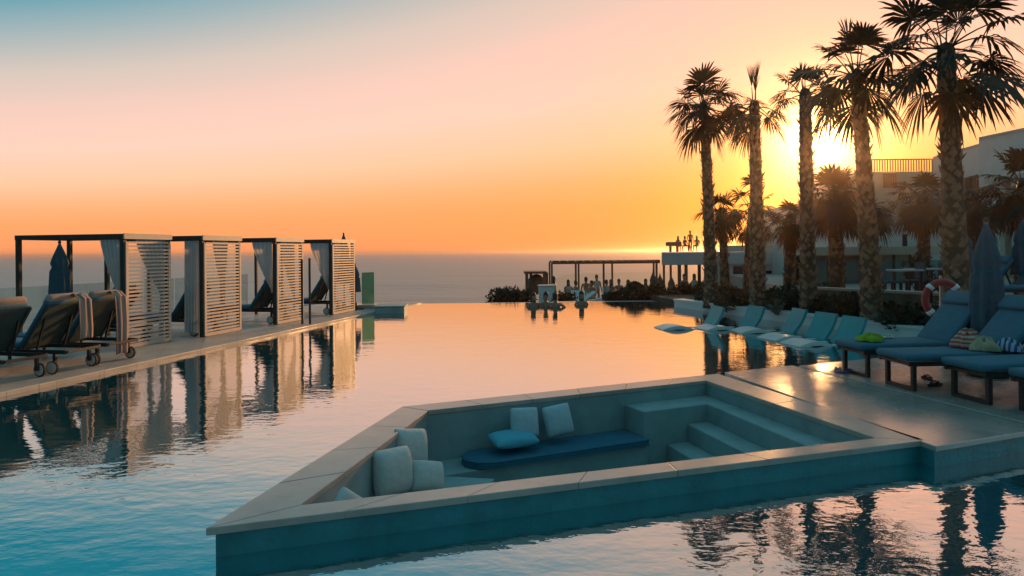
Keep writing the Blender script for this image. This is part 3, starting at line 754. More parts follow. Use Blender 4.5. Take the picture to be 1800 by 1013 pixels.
# ------------------------------------------------------------------ cabanas on the left deck
CH, CWID = 2.04, 2.24
def cabana(k_, px, py, D, label, curtain_style):
    p = on(px, py, DZ)
    rz = atan2(u.y, u.x)      # local x = along deck edge (away), local y = away from the pool
    root = empty('cabana', label, 'cabana', (p.x, p.y, DZ), rz, 'slatted cabanas along the poolside deck')
    for (x, y) in ((0, 0), (0, CWID), (D, CWID), (D, 0)):
        b = MB(); b.box((x, y, CH/2-.03), (.075, .075, CH-.06)); b.build('post', M['post'], root, bevel=.006)
    b = MB()
    z = CH-.03
    b.box((0, CWID/2, z), (.085, CWID+.09, .085)); b.box((D, CWID/2, z), (.085, CWID+.09, .085))
    b.box((D/2, CWID, z), (D-.09, .085, .084)); b.box((D/2, 0, z), (D-.09, .085, .084))
    for i in range(3): b.bar((.05+(D-.1)*(i+1)/4, .045, z), (.05+(D-.1)*(i+1)/4, CWID-.045, z), .03, .05)
    b.build('roof_frame', M['post'], root, bevel=.005)
    b = MB()
    b.box((D/2, -.058, CH-.03), (D+.10, .03, .10)); b.box((.02, -.055, CH/2-.06), (.06, .028, CH-.16)); b.box((D-.02, -.055, CH/2-.06), (.06, .028, CH-.16))
    b.box((D/2, -.055, .045), (D-.1, .028, .07))
    n = 27; rn = random.Random(60+k_)
    for i in range(n):
        zz = .12+(CH-.26)*i/(n-1)
        b.box((D/2, -.055, zz), (D-.1, .020, .037), Matrix.Rotation(R(rn.uniform(-.25, .25)), 3, 'Y'))
    b.build('slat_panel', M['slat'], root)
    # curtains: tied back inside the slats
    def curtain(p0, p1, tie, zt, zb, gather, seed, folds=9, low=1.0):
        rn = random.Random(seed); cb = MB()
        p0, p1, tie = Vector(p0), Vector(p1), Vector(tie)
        def fn(a, c):
            top = p0.lerp(p1, a); z_ = zt+(zb-zt)*c
            kk = min(1, c/gather)**1.3 if gather else 0
            q = top.lerp(tie, kk*(1-.10) if gather else 0)
            if gather and c > gather: q = q.lerp(p0.lerp(p1, .2+.5*a), (c-gather)*.25*low)
            amp = .03*(1-.5*kk)+.004
            n2 = Vector((-(p1-p0).y, (p1-p0).x, 0)).normalized()
            q = q + n2*amp*sin(a*folds*2*pi+rn_ph+c*1.5)
            return (q.x, q.y, z_)
        rn_ph = rn.uniform(0, 6)
        cb.grid(fn, folds*8, 14)
        return cb.build('curtain', M['curtain'], root, smooth=True)
    if curtain_style == 0:
        curtain((.0, .50, 0), (.0, .06, 0), (.03, .05, 0), CH-.09, .85, .95, 1, 5)
        curtain((D*.30, .03, 0), (D*.98, .03, 0), (D*.93, .03, 0), CH-.09, .10, .55, 2, 6)
    elif curtain_style == 1:
        curtain((.02, .42, 0), (.02, .07, 0), (.02, .2, 0), CH-.09, .08, 0, 3, 5)
        curtain((D*.35, .03, 0), (D*.75, .03, 0), (D*.62, .03, 0), CH-.09, .55, .8, 4, 4)
    elif curtain_style == 2:
        curtain((.0, .58, 0), (.0, .06, 0), (.03, .05, 0), CH-.09, .75, .95, 5, 5)
        curtain((D*.25, .03, 0), (D*.75, .03, 0), (D*.8, .03, 0), CH-.09, .25, .8, 6, 5)
    else:
        curtain((.0, .62, 0), (.0, .06, 0), (.03, .05, 0), CH-.09, .70, .95, 7, 5)
        curtain((D*.15, .03, 0), (D*.5, .03, 0), (D*.2, .03, 0), CH-.09, .35, .8, 8, 5)
    return root
cab = [(218, 614, 1.12, 'slatted poolside cabana in full view behind the striped towel, with its wide open frame', 0),
       (356, 593, 1.22, 'slatted cabana with a long straight curtain hanging at its entrance, second along the deck', 1),
       (484, 571, 1.2, 'slatted cabana beside the two slim dark poles, dark lounger back inside', 2),
       (582, 554, 1.35, 'slatted cabana at the far end of the deck with the parasol tip above its roof', 3)]
CABS = [cabana(i, *c) for i, c in enumerate(cab)]
def cab_pt(i, x, y):
    o = CABS[i]; a = o.rotation_euler.z
    return Vector((o.location.x+cos(a)*x-sin(a)*y, o.location.y+sin(a)*x+cos(a)*y, DZ))

# ------------------------------------------------------------------ wheeled loungers on the left deck
def wheeled_lounger():
    root = empty('wheeled_lounger', '', 'sun lounger')
    W2 = .31
    b = MB()
    for s_ in (-1, 1): b.bar((0, s_*W2, .31), (1.92, s_*W2, .31), .035, .055)
    for x in (.0, .5, 1.0, 1.92): b.bar((x, -W2+.018, .31), (x, W2-.018, .31), .03, .04)
    b.build('frame', M['darkmetal'], root, bevel=.004)
    for s_ in (-1, 1):
        b = MB(); b.bar((.12, s_*W2, .0), (.12, s_*W2, .285), .035, .035); b.build('leg', M['darkmetal'], root)
        b = MB(); b.bar((1.74, s_*W2, .09), (1.74, s_*W2, .285), .04, .045); lg = b.build('leg', M['darkmetal'], root)
        for nm, r_, wd, mm in (('tyre', .095, .035, 'rubber'), ('rim', .078, .045, 'wheel')):
            b = MB(); b.lathe([(r_, -wd/2), (r_, wd/2)], 20)
            bmesh.ops.rotate(b.bm, verts=b.bm.verts, cent=(0, 0, 0), matrix=Matrix.Rotation(pi/2, 3, 'X'))
            bmesh.ops.translate(b.bm, verts=b.bm.verts, vec=(1.74, s_*(W2+.045), .096))
            if nm == 'tyre': wh = b.build('wheel', M[mm], root, bevel=.006)
            else: b.build('rim', M[mm], wh, bevel=.004)
    b = MB(); b.box((.58, 0, .385), (1.16, .60, .085)); b.build('seat_cushion', M['navy'], root, bevel=.03, bseg=3, smooth=True)
    hx, hz = 1.20, .36
    tx, tz = 1.62, .98
    d = Vector((tx-hx, 0, tz-hz)).normalized(); n = Vector((-d.z, 0, d.x))
    rot = Matrix((d, Vector((0, 1, 0)), n)).transposed()
    Lb = (Vector((tx, 0, tz))-Vector((hx, 0, hz))).length
    c = (Vector((hx, 0, hz))+Vector((tx, 0, tz)))/2
    b = MB(); b.box(c-n*.01, (Lb, .60, .02), rot)
    for s_ in (-1, 1): b.bar(Vector((hx, s_*W2, hz))-n*.02, Vector((tx, s_*W2, tz))-n*.02, .035, .05)
    b.build('backrest', M['green'], root, bevel=.004)
    b = MB(); b.box(c+n*.045+d*.02, (Lb+.02, .60, .085), rot); b.build('back_cushion', M['navy'], root, bevel=.03, bseg=3, smooth=True)
    b = MB(); b.box(Vector((tx, 0, tz))+d*.02+n*.075, (.17, .56, .10), rot); b.build('head_pillow', M['tan'], root, bevel=.04, bseg=3, smooth=True)
    for s_ in (-1, 1): b = MB(); b.bar((1.38, s_*.24, .33), (1.52, s_*.24, .80), .025, .025); b.build('prop_bar', M['darkmetal'], root)
    return root
WL = wheeled_lounger()
HD = (-wv)      # heads towards the pool
hz_ang = atan2(HD.y, HD.x)
def put_wl(o, c, label, rz=0, back=1.75, group='wheeled sun loungers on the poolside deck'):
    a = hz_ang+rz
    o.location = (c[0]-cos(a)*back, c[1]-sin(a)*back, DZ); o.rotation_euler = (0, 0, a)
    tag(o, label, 'sun lounger', group); return o
wlp = [(200, 636, 'wheeled lounger with the striped towel over its raised back, beside the slatted cabana'),
       (129, 651, 'wheeled lounger with tan head pillow and open dark green back, between its two neighbours'),
       (28, 671, 'wheeled lounger at the near end of the deck, cut by the edge of the picture')]
wls = []
for i, (px, py, lab) in enumerate(wlp):
    o = WL if i == 0 else copy_tree(WL)
    p = on(px, py, DZ); wls.append(put_wl(o, p, lab, rz=(0, .04, -.05)[i]))
for ci, lab in ((0, 'dark lounger with tan cushions inside the first slatted cabana'), (1, 'dark lounger standing inside the cabana with the straight curtain'), (2, 'dark lounger with raised back inside the cabana next to the dark poles'), (3, 'dark lounger with raised back inside the cabana at the far end of the deck')):
    o = copy_tree(WL); D = cab[ci][2]
    p = cab_pt(ci, .45 if ci else .5, .42 if ci > 1 else .5)
    put_wl(o, p, lab, 0 if ci else .1, back=1.5, group='loungers inside the cabanas')
# towels on the first loungers
def drape(name, label, pts, width, axis, m, cat='towel', group=None, amp=.012):
    b = MB(); n = len(pts)-1; axis = Vector(axis)
    P = [Vector(p) for p in pts]
    def fn(a, c):
        f = c*n; i = min(int(f), n-1); q = P[i].lerp(P[i+1], f-i)
        return q + axis*((a-.5)*width) + Vector((0, 0, amp*sin(a*9+c*4)))+HD*(amp*sin(a*14+c*3))
    b.grid(fn, 14, n*5)
    o = b.build(name, m, smooth=True)
    sd = o.modifiers.new('thickness', 'SOLIDIFY'); sd.thickness = .012; sd.offset = 0
    return tag(o, label, cat, group)
def wl_pt(o, x, y, z):
    a = o.rotation_euler.z
    return Vector((o.location.x+cos(a)*x-sin(a)*y, o.location.y+sin(a)*x+cos(a)*y, DZ+z))
tg = 'striped towels over the lounger backs'
for o, lab, zz, y0 in ((wls[0], 'striped towel hanging down the lounger back beside the slatted cabana', .12, .12), (wls[1], 'striped towel hanging over the back of the lounger with the tan head pillow', .45, .2)):
    drape('towel', lab, [wl_pt(o, 1.40, y0, .80), wl_pt(o, 1.57, y0, 1.06), wl_pt(o, 1.68, y0, 1.10), wl_pt(o, 1.77, y0, 1.02), wl_pt(o, 1.80, y0, .6), wl_pt(o, 1.80, y0, zz)], .24, u, M['tanstripe'], group=tg)

# closed parasols
def parasol(loc, h, r, label, m, group, bot=.55, seed=1, scale=1):
    root = empty('closed_parasol', label, 'parasol', loc, 0, group)
    b = MB(); b.lathe([(.26, 0), (.26, .05), (.07, .07), (.05, .25), (.05, .25)], 20); b.build('base', M['darkmetal'], root)
    b = MB(); b.tube([(0, 0, .05), (0, 0, h+.02)], .022, 10); b.build('pole', M['steel'], root)
    rn = random.Random(seed); ph = rn.uniform(0, 6)
    b = MB()
    prof = []
    for i in range(15):
        t_ = i/14; z = bot+(h-bot)*t_
        rr = r*(.72+.28*(1-t_))*(1-max(0, (t_-.60)/.40)**1.5*.86)
        tie = .80 if abs(t_-.56) < .04 else 1
        prof.append((rr*tie, z))
    prof.append((.012, h+.01))
    b.lathe(prof, 48, rad=lambda k_, z: 1+.16*sin(k_*2*pi/6+ph+z*.8)*min(1, (h-z)*4)+.04*sin(k_*2.1+ph))
    cn = b.build('canopy', m, root, smooth=True)
    zt = bot+(h-bot)*.56; 
    b = MB(); b.lathe([(r*.70, zt-.02), (r*.70, zt+.02)], 24); b.build('strap', M['navy'], cn)
    b = MB(); b.lathe([(.02, h), (.03, h+.02), (.02, h+.05), (.004, h+.07)], 10); b.build('finial', M['darkmetal'], root)
    return root
gp_ = 'closed parasols'
pR = at(1741, 443, 8.25); parasol((5.78, 8.32, PZ-.004), 1.86, .17, 'closed blue parasol standing between the two big blue loungers', M['parasol'], gp_, .52)
pL = at(105, 450, 12.9); parasol((pL.x, 12.9, DZ), 1.90, .17, 'closed blue parasol behind the tan-pillowed lounger, under the first cabana frame', M['parasol'], gp_, .85, 2)
pT = at(604, 413, 20.0); parasol((pT.x, 20.0, DZ), pT.z-DZ, .20, 'closed parasol poking its tip above the roof of the end cabana', M['parasol'], gp_, .8, 3)
pS = at(624, 468, 20.3); parasol((pS.x, 20.3, .03), 1.35, .15, 'short closed parasol just past the end cabana, beside the green glass', M['parasol'], gp_, .55, 4)
for px, py, Y, lab in ((1694, 405, 15.2, 'closed parasol half hidden behind the tallest palm trunk'), (1797, 388, 14.5, 'closed parasol on the upper terrace by the picture edge')):
    q = at(px, py, Y); parasol((q.x, Y, UT), q.z-UT, .19, lab, M['parasol'], gp_, .7, int(px))

# slim poles in the pool, glass, corner block
pp = empty('pool_pole', 'pair of slim dark handrail poles standing at the pool edge by the cabanas', 'handrail')
for px, pyt in ((531.5, 456), (545, 454)):
    q = on(px, 574, 0); tpz = at(px, pyt, q.y).z
    b = MB(); b.tube([(q.x, q.y, -1.2), (q.x, q.y, tpz)], .028, 8); b.build('rail', M['post'], pp)
b = MB()
qa, qb = on(531.5, 574, 0), on(545, 574, 0)
for z in (-.9, -.6, -.3): b.bar((qa.x, qa.y, z), (qb.x, qb.y, z), .04, .03)
b.build('rung', M['steel'], pp)
gpl = empty('green_glass_panel', 'upright green glass panel on the far corner of the deck', 'glass panel')
q0, q1 = at(636.5, 533, 21.2), at(657.5, 533, 21.6); zt = at(647, 479, 21.4).z
b = MB(); b.bar((q0.x, q0.y, (zt+.05)/2), (q1.x, q1.y, (zt+.05)/2), .02, zt-.05); b.build('pane', M['greenglass'], gpl)
b = MB(); b.bar((q0.x, q0.y, .045), (q1.x, q1.y, .045), .05, .05); b.build('rail', M['steel'], gpl)
q = on(686, 551, 0)
b = MB(); b.box((q.x-.05, q.y+.45, -.35), (.85, .9, 1.05), .05); b.box((q.x-.05, q.y+.45, .195), (.92, .97, .03), .05)
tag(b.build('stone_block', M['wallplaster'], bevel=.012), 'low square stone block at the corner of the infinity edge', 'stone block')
b = MB(); b.box((q.x-1.05, q.y+1.1, .10), (1.3, .5, .16), .1); tag(b.build('stone_bench', M['stone'], bevel=.012), 'low flat stone bench between the green glass and the square block', 'bench')
bal = empty('glass_balustrade', 'clear glass balustrade along the seaward side of the deck', 'balustrade')
for i in range(22):
    a0 = e0+wv*(DW-.15)+u*(5.0+i*1.02); a1 = a0+u*.98
    if a1.y > 20.4: break
    b = MB(); b.bar(a0+Vector((0, 0, .60)), a1+Vector((0, 0, .60)), .012, 1.0); b.build('pane', M['glass'], bal)
b = MB()
a0 = e0+wv*(DW-.15)+u*5.0; b.bar(a0+Vector((0, 0, .09)), a0+u*22+Vector((0, 0, .09)), .05, .06)
b.build('rail', M['steel'], bal)

# ------------------------------------------------------------------ right-hand loungers
def sled_lounger():
    root = empty('sled_lounger', '', 'sun lounger')
    W2 = .25; z = .30
    b = MB()
    for s_ in (-1, 1): b.bar((.02, s_*W2, z), (1.95, s_*W2, z), .04, .05)
    for x in (.04, .55, 1.05, 1.93): b.bar((x, -W2+.02, z), (x, W2-.02, z), .03, .035)
    b.build('frame', M['darkmetal'], root, bevel=.004)
    for x in (.10, 1.75):
        b = MB()
        for s_ in (-1, 1): b.bar((x, s_*(W2-.03), .0), (x, s_*(W2-.03), z-.026), .045, .045)
        b.bar((x, -W2+.053, .02), (x, W2-.053, .02), .045, .03)
        b.build('leg_loop', M['darkmetal'], root, bevel=.003)
    b = MB(); b.box((.59, 0, z+.068), (1.22, .56, .08)); b.build('seat_pad', M['blue'], root, bevel=.035, bseg=3, smooth=True)
    hx, hz, tx, tz = 1.20, z+.06, 1.68, .90
    d = Vector((tx-hx, 0, tz-hz)).normalized(); n = Vector((-d.z, 0, d.x)); rot = Matrix((d, Vector((0, 1, 0)), n)).transposed()
    Lb = (Vector((tx-hx, 0, tz-hz))).length; c = Vector(((hx+tx)/2, 0, (hz+tz)/2))
    b = MB(); b.box(c-n*.03, (Lb, .48, .025), rot); b.build('backrest', M['darkmetal'], root)
    b = MB(); b.box(c+n*.04, (Lb+.04,   .56, .085), rot); b.build('back_pad', M['blue'], root, bevel=.035, bseg=3, smooth=True)
    b = MB(); b.box(Vector((tx, 0, tz))-d*.06+n*.10, (.20, .54, .07), rot); b.build('headrest', M['blue'], root, bevel=.03, bseg=3, smooth=True)
    for s_ in (-1, 1): b = MB(); b.bar((1.70, s_*.2, z), (1.53, s_*.2, .66), .025, .025); b.build('prop_bar', M['darkmetal'], root)
    return root
SL = sled_lounger()
gsl = 'blue padded loungers with dark sled legs'
rl = [((4.16, 8.46), R(8), PZ-.004, 'blue padded lounger holding the lime towel, nearest the in-pool loungers'),
      ((4.24, 7.64), R(5), PZ-.004, 'blue padded lounger with striped towels and a beige towel piled on it'),
      ((4.58, 6.96), R(8), PZ-.004, 'empty blue padded lounger in front of the one with striped towels'),
      ((4.80, 6.28), R(10), PZ-.004, 'blue padded lounger cut by the picture edge at the front of the row')]
SLS = []
for i, (p, a, z, lab) in enumerate(rl):
    o = SL if i == 0 else copy_tree(SL)
    o.location = (p[0], p[1], z); o.rotation_euler = (0, 0, a); tag(o, lab, 'sun lounger', gsl); SLS.append(o)
for px, Y, lab in ((1668, 14.4, 'blue lounger on the upper terrace behind the tallest palm'), (1745, 13.9, 'blue lounger on the upper terrace by the small parasol near the picture edge')):
    o = copy_tree(SL); q = at(px, 470, Y); o.location = (q.x-.3, Y, UT+.1); o.rotation_euler = (0, 0, R(10)); tag(o, lab, 'sun lounger', 'blue loungers on the upper terrace')
b = MB(); b.box((11.0, 14.1, UT+.048), (3.6, 1.9, .1)); struct(b.build('upper_terrace_step', M['paving']))
def sl_pt(i, x, y, z):
    o = SLS[i]; a = o.rotation_euler.z
    return Vector((o.location.x+cos(a)*x-sin(a)*y, o.location.y+sin(a)*x+cos(a)*y, o.location.z+z))
def heap(name, label, c, rad, m, seed, cat='towel', group=None):
    rn = random.Random(seed); b = MB(); ph = [rn.uniform(0, 6) for _ in range(8)]
    def fn(a, t_):
        th = 2*pi*a; q = t_*pi/2*1.0
        rr = 1+.16*sin(3*th+ph[0]+2*t_)+.10*sin(7*th+ph[1]+3*t_)+.05*sin(13*th+ph[2])
        x, y, z = cos(th)*cos(q)*rr*rad[0], sin(th)*cos(q)*rr*rad[1], sin(q)*rad[2]*(1+.18*sin(5*th+ph[3]+6*t_)+.12*sin(9*t_+ph[4]+2*th))
        return (x, y, z)
    b.grid(fn, 48, 14)
    o = b.build(name, m, smooth=True); o.location = c; o.rotation_euler = (0, 0, rn.uniform(0, 3))
    return tag(o, label, cat, group)
ts = .42
gt = 'towels left on the blue loungers'
heap('towel', 'crumpled lime green towel at the foot of the blue lounger', sl_pt(0, .27, -.05, ts), (.17, .13, .075), M['lime'], 1, group=gt)
heap('towel', 'red striped towel crumpled against the lounger back', sl_pt(1, .98, .10, ts), (.15, .16, .17), M['redstripe'], 2, group=gt)
heap('towel', 'beige towel bundled between the red and blue striped towels', sl_pt(1, 1.02, -.12, ts), (.17, .14, .12), M['beige'], 3, group=gt)
heap('towel', 'blue and white striped towel bundled at the end of the pile', sl_pt(1, 1.17, -.26, ts+.01), (.14, .11, .11), M['bluestripe'], 4, group=gt)
def sandal(c, rz, m, label, group):
    root = empty('flip_flop', label, 'flip-flop', c, rz, group)
    b = MB(); pts = []
    for k_ in range(20):
        a = 2*pi*k_/20; x = cos(a)*.125; y = sin(a)*(.045+.010*cos(a)); pts.append((x, y))
    b.prism(pts, 0, .018); b.build('sole', m, root, bevel=.004)
    b = MB(); b.tube([(.08, 0, .018), (.04, .02, .045), (-.02, .042, .02)], .008, 6); b.tube([(.08, 0, .018), (.04, -.02, .045), (-.02, -.042, .02)], .008, 6); b.build('strap', m, root, smooth=True)
    return root
gf = 'flip-flops on the right-hand deck'
q = on(1466, 653, PZ); sandal((q.x+.05, q.y, PZ-.003), 1.2, M['sandal'], 'blue flip-flop at the deck edge beside the lounger leg', 'flip-flops lying about the deck')
q = on(1490, 655, PZ); sandal((q.x, q.y, PZ-.003), .3, M['sandal'], 'blue flip-flop touching the foot of the lounger leg', 'flip-flops lying about the deck')
q = on(1630, 666, PZ); sandal((q.x, q.y, PZ-.003), 1.4, M['rubber'], 'black flip-flop under the towel-piled lounger, farther in', 'flip-flops lying about the deck')
q = on(1643, 677, PZ); sandal((q.x, q.y, PZ-.003), .5, M['rubber'], 'black flip-flop under the towel-piled lounger, closer to its leg', 'flip-flops lying about the deck')
q = sl_pt(0, .62, .16, ts-.005); sandal(q, .3, M['cream'], 'pale flip-flop lying on the blue seat pad behind the lime towel', 'flip-flops lying about the deck')
# lifebuoy
q = at(1657, 527, 9.75)
lb = empty('lifebuoy', 'red ring lifebuoy on a thin stand behind the blue lounger', 'lifebuoy', (q.x, q.y, q.z), R(-18))
b = MB()
ring = [(cos(2*pi*k_/40)*.22, 0, sin(2*pi*k_/40)*.25) for k_ in range(41)]
b.tube(ring, .05, 12, False); b.build('ring', M['orange'], lb, smooth=True)
for k_ in range(4):
    a = pi/4+k_*pi/2; b = MB()
    b.tube([(cos(a+d_)*.22, 0, sin(a+d_)*.25) for d_ in (-.12, 0, .12)], .054, 12); b.build('band', M['white'], lb, smooth=True)
b = MB(); b.tube([(0, .09, PZ-q.z), (0, .09, .34)], .02, 8); b.bar((0, .09, .2), (0, 0, .2), .02, .02); b.build('stand', M['steel'], lb)

# ------------------------------------------------------------------ in-pool loungers
def ledge_lounger():
    root = empty('in_pool_lounger', '', 'pool lounger')
    W_ = .58
    def strip(prof, th, m, name):
        b = MB(); n = len(prof)-1
        P = [Vector((x, 0, z)) for x, z in prof]
        def nor(i):
            d = (P[min(i+1, n)]-P[max(i-1, 0)]).normalized(); return Vector((-d.z, 0, d.x))
        for i in range(n):
            a0, a1 = P[i], P[i+1]; n0, n1 = nor(i)*th, nor(i+1)*th
            for y0 in (W_/2,):
                Y = Vector((0, y0, 0))
                b.quad(a0-Y, a1-Y, a1+Y, a0+Y); b.quad(a0-n0+Y, a1-n1+Y, a1-n1-Y, a0-n0-Y)
                b.quad(a0+Y, a1+Y, a1-n1+Y, a0-n0+Y); b.quad(a0-n0-Y, a1-n1-Y, a1-Y, a0-Y)
        for i, s_ in ((0, 1), (n, -1)):
            Y = Vector((0, W_/2, 0)); nn = nor(i)*th
            b.quad(P[i]-Y, P[i]+Y, P[i]-nn+Y, P[i]-nn-Y)
        bmesh.ops.remove_doubles(b.bm, verts=b.bm.verts, dist=1e-4); bmesh.ops.recalc_face_normals(b.bm, faces=b.bm.faces[:])
        return b.build(name, m, root)
    seat = []
    for i in range(17):
        t_ = i/16; x = 1.12*t_; z = .015+.085*sin(min(1, t_*1.5)*pi) - .03*t_
        seat.append((x, z))
    strip(seat, .07, M['shell'], 'seat')
    bk = [(1.08+.30*t_+.04*sin(t_*pi), -.02+.50*t_) for t_ in [i/8 for i in range(9)]]
    strip(bk, .06, M['tealshade'], 'backrest')
    b = MB()
    for y in (-.2, .2): b.box((.55, y, -.64), (.8, .08, 1.30))
    b.build('plinth', M['shell'], root)
    return root
IL = ledge_lounger()
ili = [(1222, 577, 'in-pool lounger with its pale foot end out over the water, farthest from the blue loungers'),
       (1292, 577, 'in-pool lounger with curved white seat, second along the low wall from the sea'),
       (1362, 583, 'in-pool lounger seen edge on, in the middle of the row along the low wall'),
       (1412, 594, 'in-pool lounger with wide back coloured as teal shade, fourth along the low wall from the sea'),
       (1458, 604, 'in-pool lounger beside the foot of the blue padded lounger')]
for i, (px, py, lab) in enumerate(ili):
    o = IL if i == 0 else copy_tree(IL)
    p = on(px, py, 0); a = R((8, 14, 4, 16, 14)[i])
    o.location = (p.x-cos(a)*.85, p.y-sin(a)*.85, .0); o.rotation_euler = (0, 0, a); tag(o, lab, 'pool lounger', 'in-pool loungers along the low wall')

# ------------------------------------------------------------------ buildings
# hotel
hot = empty('hotel_building', 'big white flat-roofed hotel wing stepping up behind the palms', 'building')
def wpt(px, py, Y): return at(px, py, Y)
Yh = 33
z_a, z_b = at(1690, 262, Yh).z, at(1760, 240, Yh-1).z
xa, xs, xr = at(1641, 290, Yh).x, at(1722, 250, Yh).x, 34
def face_y(px): return 38-(px-1641)/80*5.4 if px < 1722 else 32-(px-1722)/78*2.0
def fp(px, out=0.0):
    Y = face_y(px)-out; return Vector((at(px, 400, Y).x, Y, 0))
z_a, z_b = at(1715, 256, face_y(1715)).z, at(1724, 246, face_y(1724)).z
fa, fb, fc, fd_ = fp(1641), fp(1721.9)+Vector((.4, 0, 0)), fp(1722), fp(2000)
b = MB(); b.prism([P2(fa), P2(fb), (fb.x*1.2, fb.y+7), (fa.x*1.2, fa.y*1.2)], -1, z_a)
b.prism([P2(fc), P2(fd_), (fd_.x*1.3, fd_.y+9), (fc.x*1.25, fc.y*1.25)], -1, z_b); b.build('wall', M['whitewall'], hot)
b = MB(); e_ = Vector((-.05, -.08, 0))
for p_, q_, z_ in ((fa, fb, z_a), (fc, fd_, z_b)): b.prism([P2(p_+e_), P2(q_+e_), (q_.x*1.2, q_.y+7.1), (p_.x*1.2-.1, p_.y*1.2)], z_+.004, z_+.12)
b.build('parapet', M['greywall'], hot)
for (x0, y0, x1, y1) in ((1743, 310, 1760, 404), (1696, 312, 1720, 360), (1696, 372, 1720, 405)):
    p_, q_ = fp(x0, .02), fp(x1, .02); ym = face_y((x0+x1)/2); zt_, zb_ = at(x0, y0, ym).z, at(x0, y1, ym).z
    up_ = Vector((0, 0, (zt_+zb_)/2)); nrm_ = Vector((q_.y-p_.y, -(q_.x-p_.x), 0)).normalized()*.04
    b = MB(); b.bar(p_+up_, q_+up_, .06, zt_-zb_); wn = b.build('window', M['opening'], hot)
    b = MB()
    for k_ in (0, .5, 1): c_ = p_.lerp(q_, k_)+up_+nrm_; b.bar(c_-(q_-p_).normalized()*.035, c_+(q_-p_).normalized()*.035, .05, zt_-zb_+.1)
    for z_ in (zt_, zb_): b.bar(p_+nrm_*1.1+Vector((0, 0, z_)), q_+nrm_*1.1+Vector((0, 0, z_)), .05, .07)
    b.build('frame', M['darkmetal'], wn)
b = MB(); p_, q_ = fp(1764, .9), fp(1990, .9)
zt_ = at(1764, 322, face_y(1764)).z
for k_ in (0, 1): b.bar(p_+Vector((0, 0, zt_-k_*2.0)), q_+Vector((0, 0, zt_-k_*2.0)), 1.76, .2)
for k_ in range(6): c_ = fp(1768+k_*24, 1.55); b.box((c_.x, c_.y, (zt_-1.1)/2), (.28, .28, zt_+.9))
b.build('balcony', M['sandwall'], hot)
# rear building with roof rail
rb = empty('terrace_house', 'peach coloured building with slatted roof railing behind the leaning palm', 'building')
Yr = 38
xl, xr_ = at(1395, 350, Yr).x, at(1648, 350, Yr).x
zt = at(1585, 302, Yr).z; z2 = at(1450, 330, Yr).z
b = MB(); b.box(((at(1500, 300, Yr).x+xr_)/2, Yr+3, (zt-2)/2), (xr_-at(1500, 300, Yr).x, 6, zt+2)); b.box(((xl+at(1500, 300, Yr).x)/2-.01, Yr+3.3, (at(1450, 360, Yr).z-2)/2), (at(1500, 300, Yr).x-xl, 6, at(1450, 360, Yr).z+2)); b.build('wall', M['sandwall'], rb)
b = MB(); x0, x1 = at(1525, 300, Yr).x, at(1645, 300, Yr).x
zr0, zr1 = zt+.02, at(1585, 280, Yr).z
nsl = 26
for k_ in range(nsl+1): b.box((x0+(x1-x0)*k_/nsl, Yr+.1, (zr0+zr1)/2), (.05, .05, zr1-zr0))
b.bar((x0, Yr+.1, zr1), (x1, Yr+.1, zr1), .06, .06); b.build('railing', M['wood'], rb)
for (x0, y0, x1, y1) in ((1552, 305, 1575, 330), (1568, 395, 1600, 425), (1440, 385, 1475, 425)):
    a_, c_ = at(x0, y0, Yr), at(x1, y1, Yr); b = MB(); b.box(((a_.x+c_.x)/2, Yr-.01, (a_.z+c_.z)/2), (c_.x-a_.x, .06, a_.z-c_.z)); wn = b.build('window', M['opening'], rb)
    b = MB(); 
    for k_ in range(7): b.box((a_.x+(c_.x-a_.x)*k_/6, Yr-.05, (a_.z+c_.z)/2), (.05, .05, a_.z-c_.z))
    b.build('frame', M['wood'], wn)
# small white gabled house
gh = empty('gabled_house', 'small white house with low pitched roof behind the glass terrace', 'building')
Yg = 27
x0, x1 = at(1532, 430, Yg).x, at(1662, 430, Yg).x
ze, zr, ze2 = at(1532, 409, Yg).z, at(1582, 394, Yg).z, at(1662, 412, Yg).z
xm = at(1582, 394, Yg).x
b = MB(); bm = b.bm
pts = [(x0, .2), (x1, .2), (x1, ze2), (xm, zr), (x0, ze)]
f0 = [bm.verts.new((x, Yg, z)) for x, z in pts]; f1 = [bm.verts.new((x, Yg+5, z)) for x, z in pts]
bm.faces.new(f0); bm.faces.new(f1[::-1])
for i in range(5): bm.faces.new((f0[i], f1[i], f1[(i+1) % 5], f0[(i+1) % 5]))
bmesh.ops.recalc_face_normals(bm, faces=bm.faces[:]); b.build('wall', M['whitewall'], gh)
b = MB(); b.bar((x0-.2, Yg+2.4, ze+.0), (xm, Yg+2.4, zr+.06), 5.4, .08, (0, -.0, 1)); b.bar((xm, Yg+2.4, zr+.06), (x1+.3, Yg+2.4, ze2+.03), 5.4, .08); b.build('roof', M['greywall'], gh)
for px, py, ww, hh in ((1590, 423, .18, .5), (1627, 417, .12, .22)):
    a_ = at(px, py, Yg); b = MB(); b.box((a_.x, Yg-.01, a_.z), (ww, .05, hh)); b.build('window', M['opening'], gh)
ch = at(1573, 383, Yg+1)
b = MB(); b.box((ch.x, Yg+1, ch.z-.15), (.32, .4, .75)); b.build('chimney', M['whitewall'], gh)

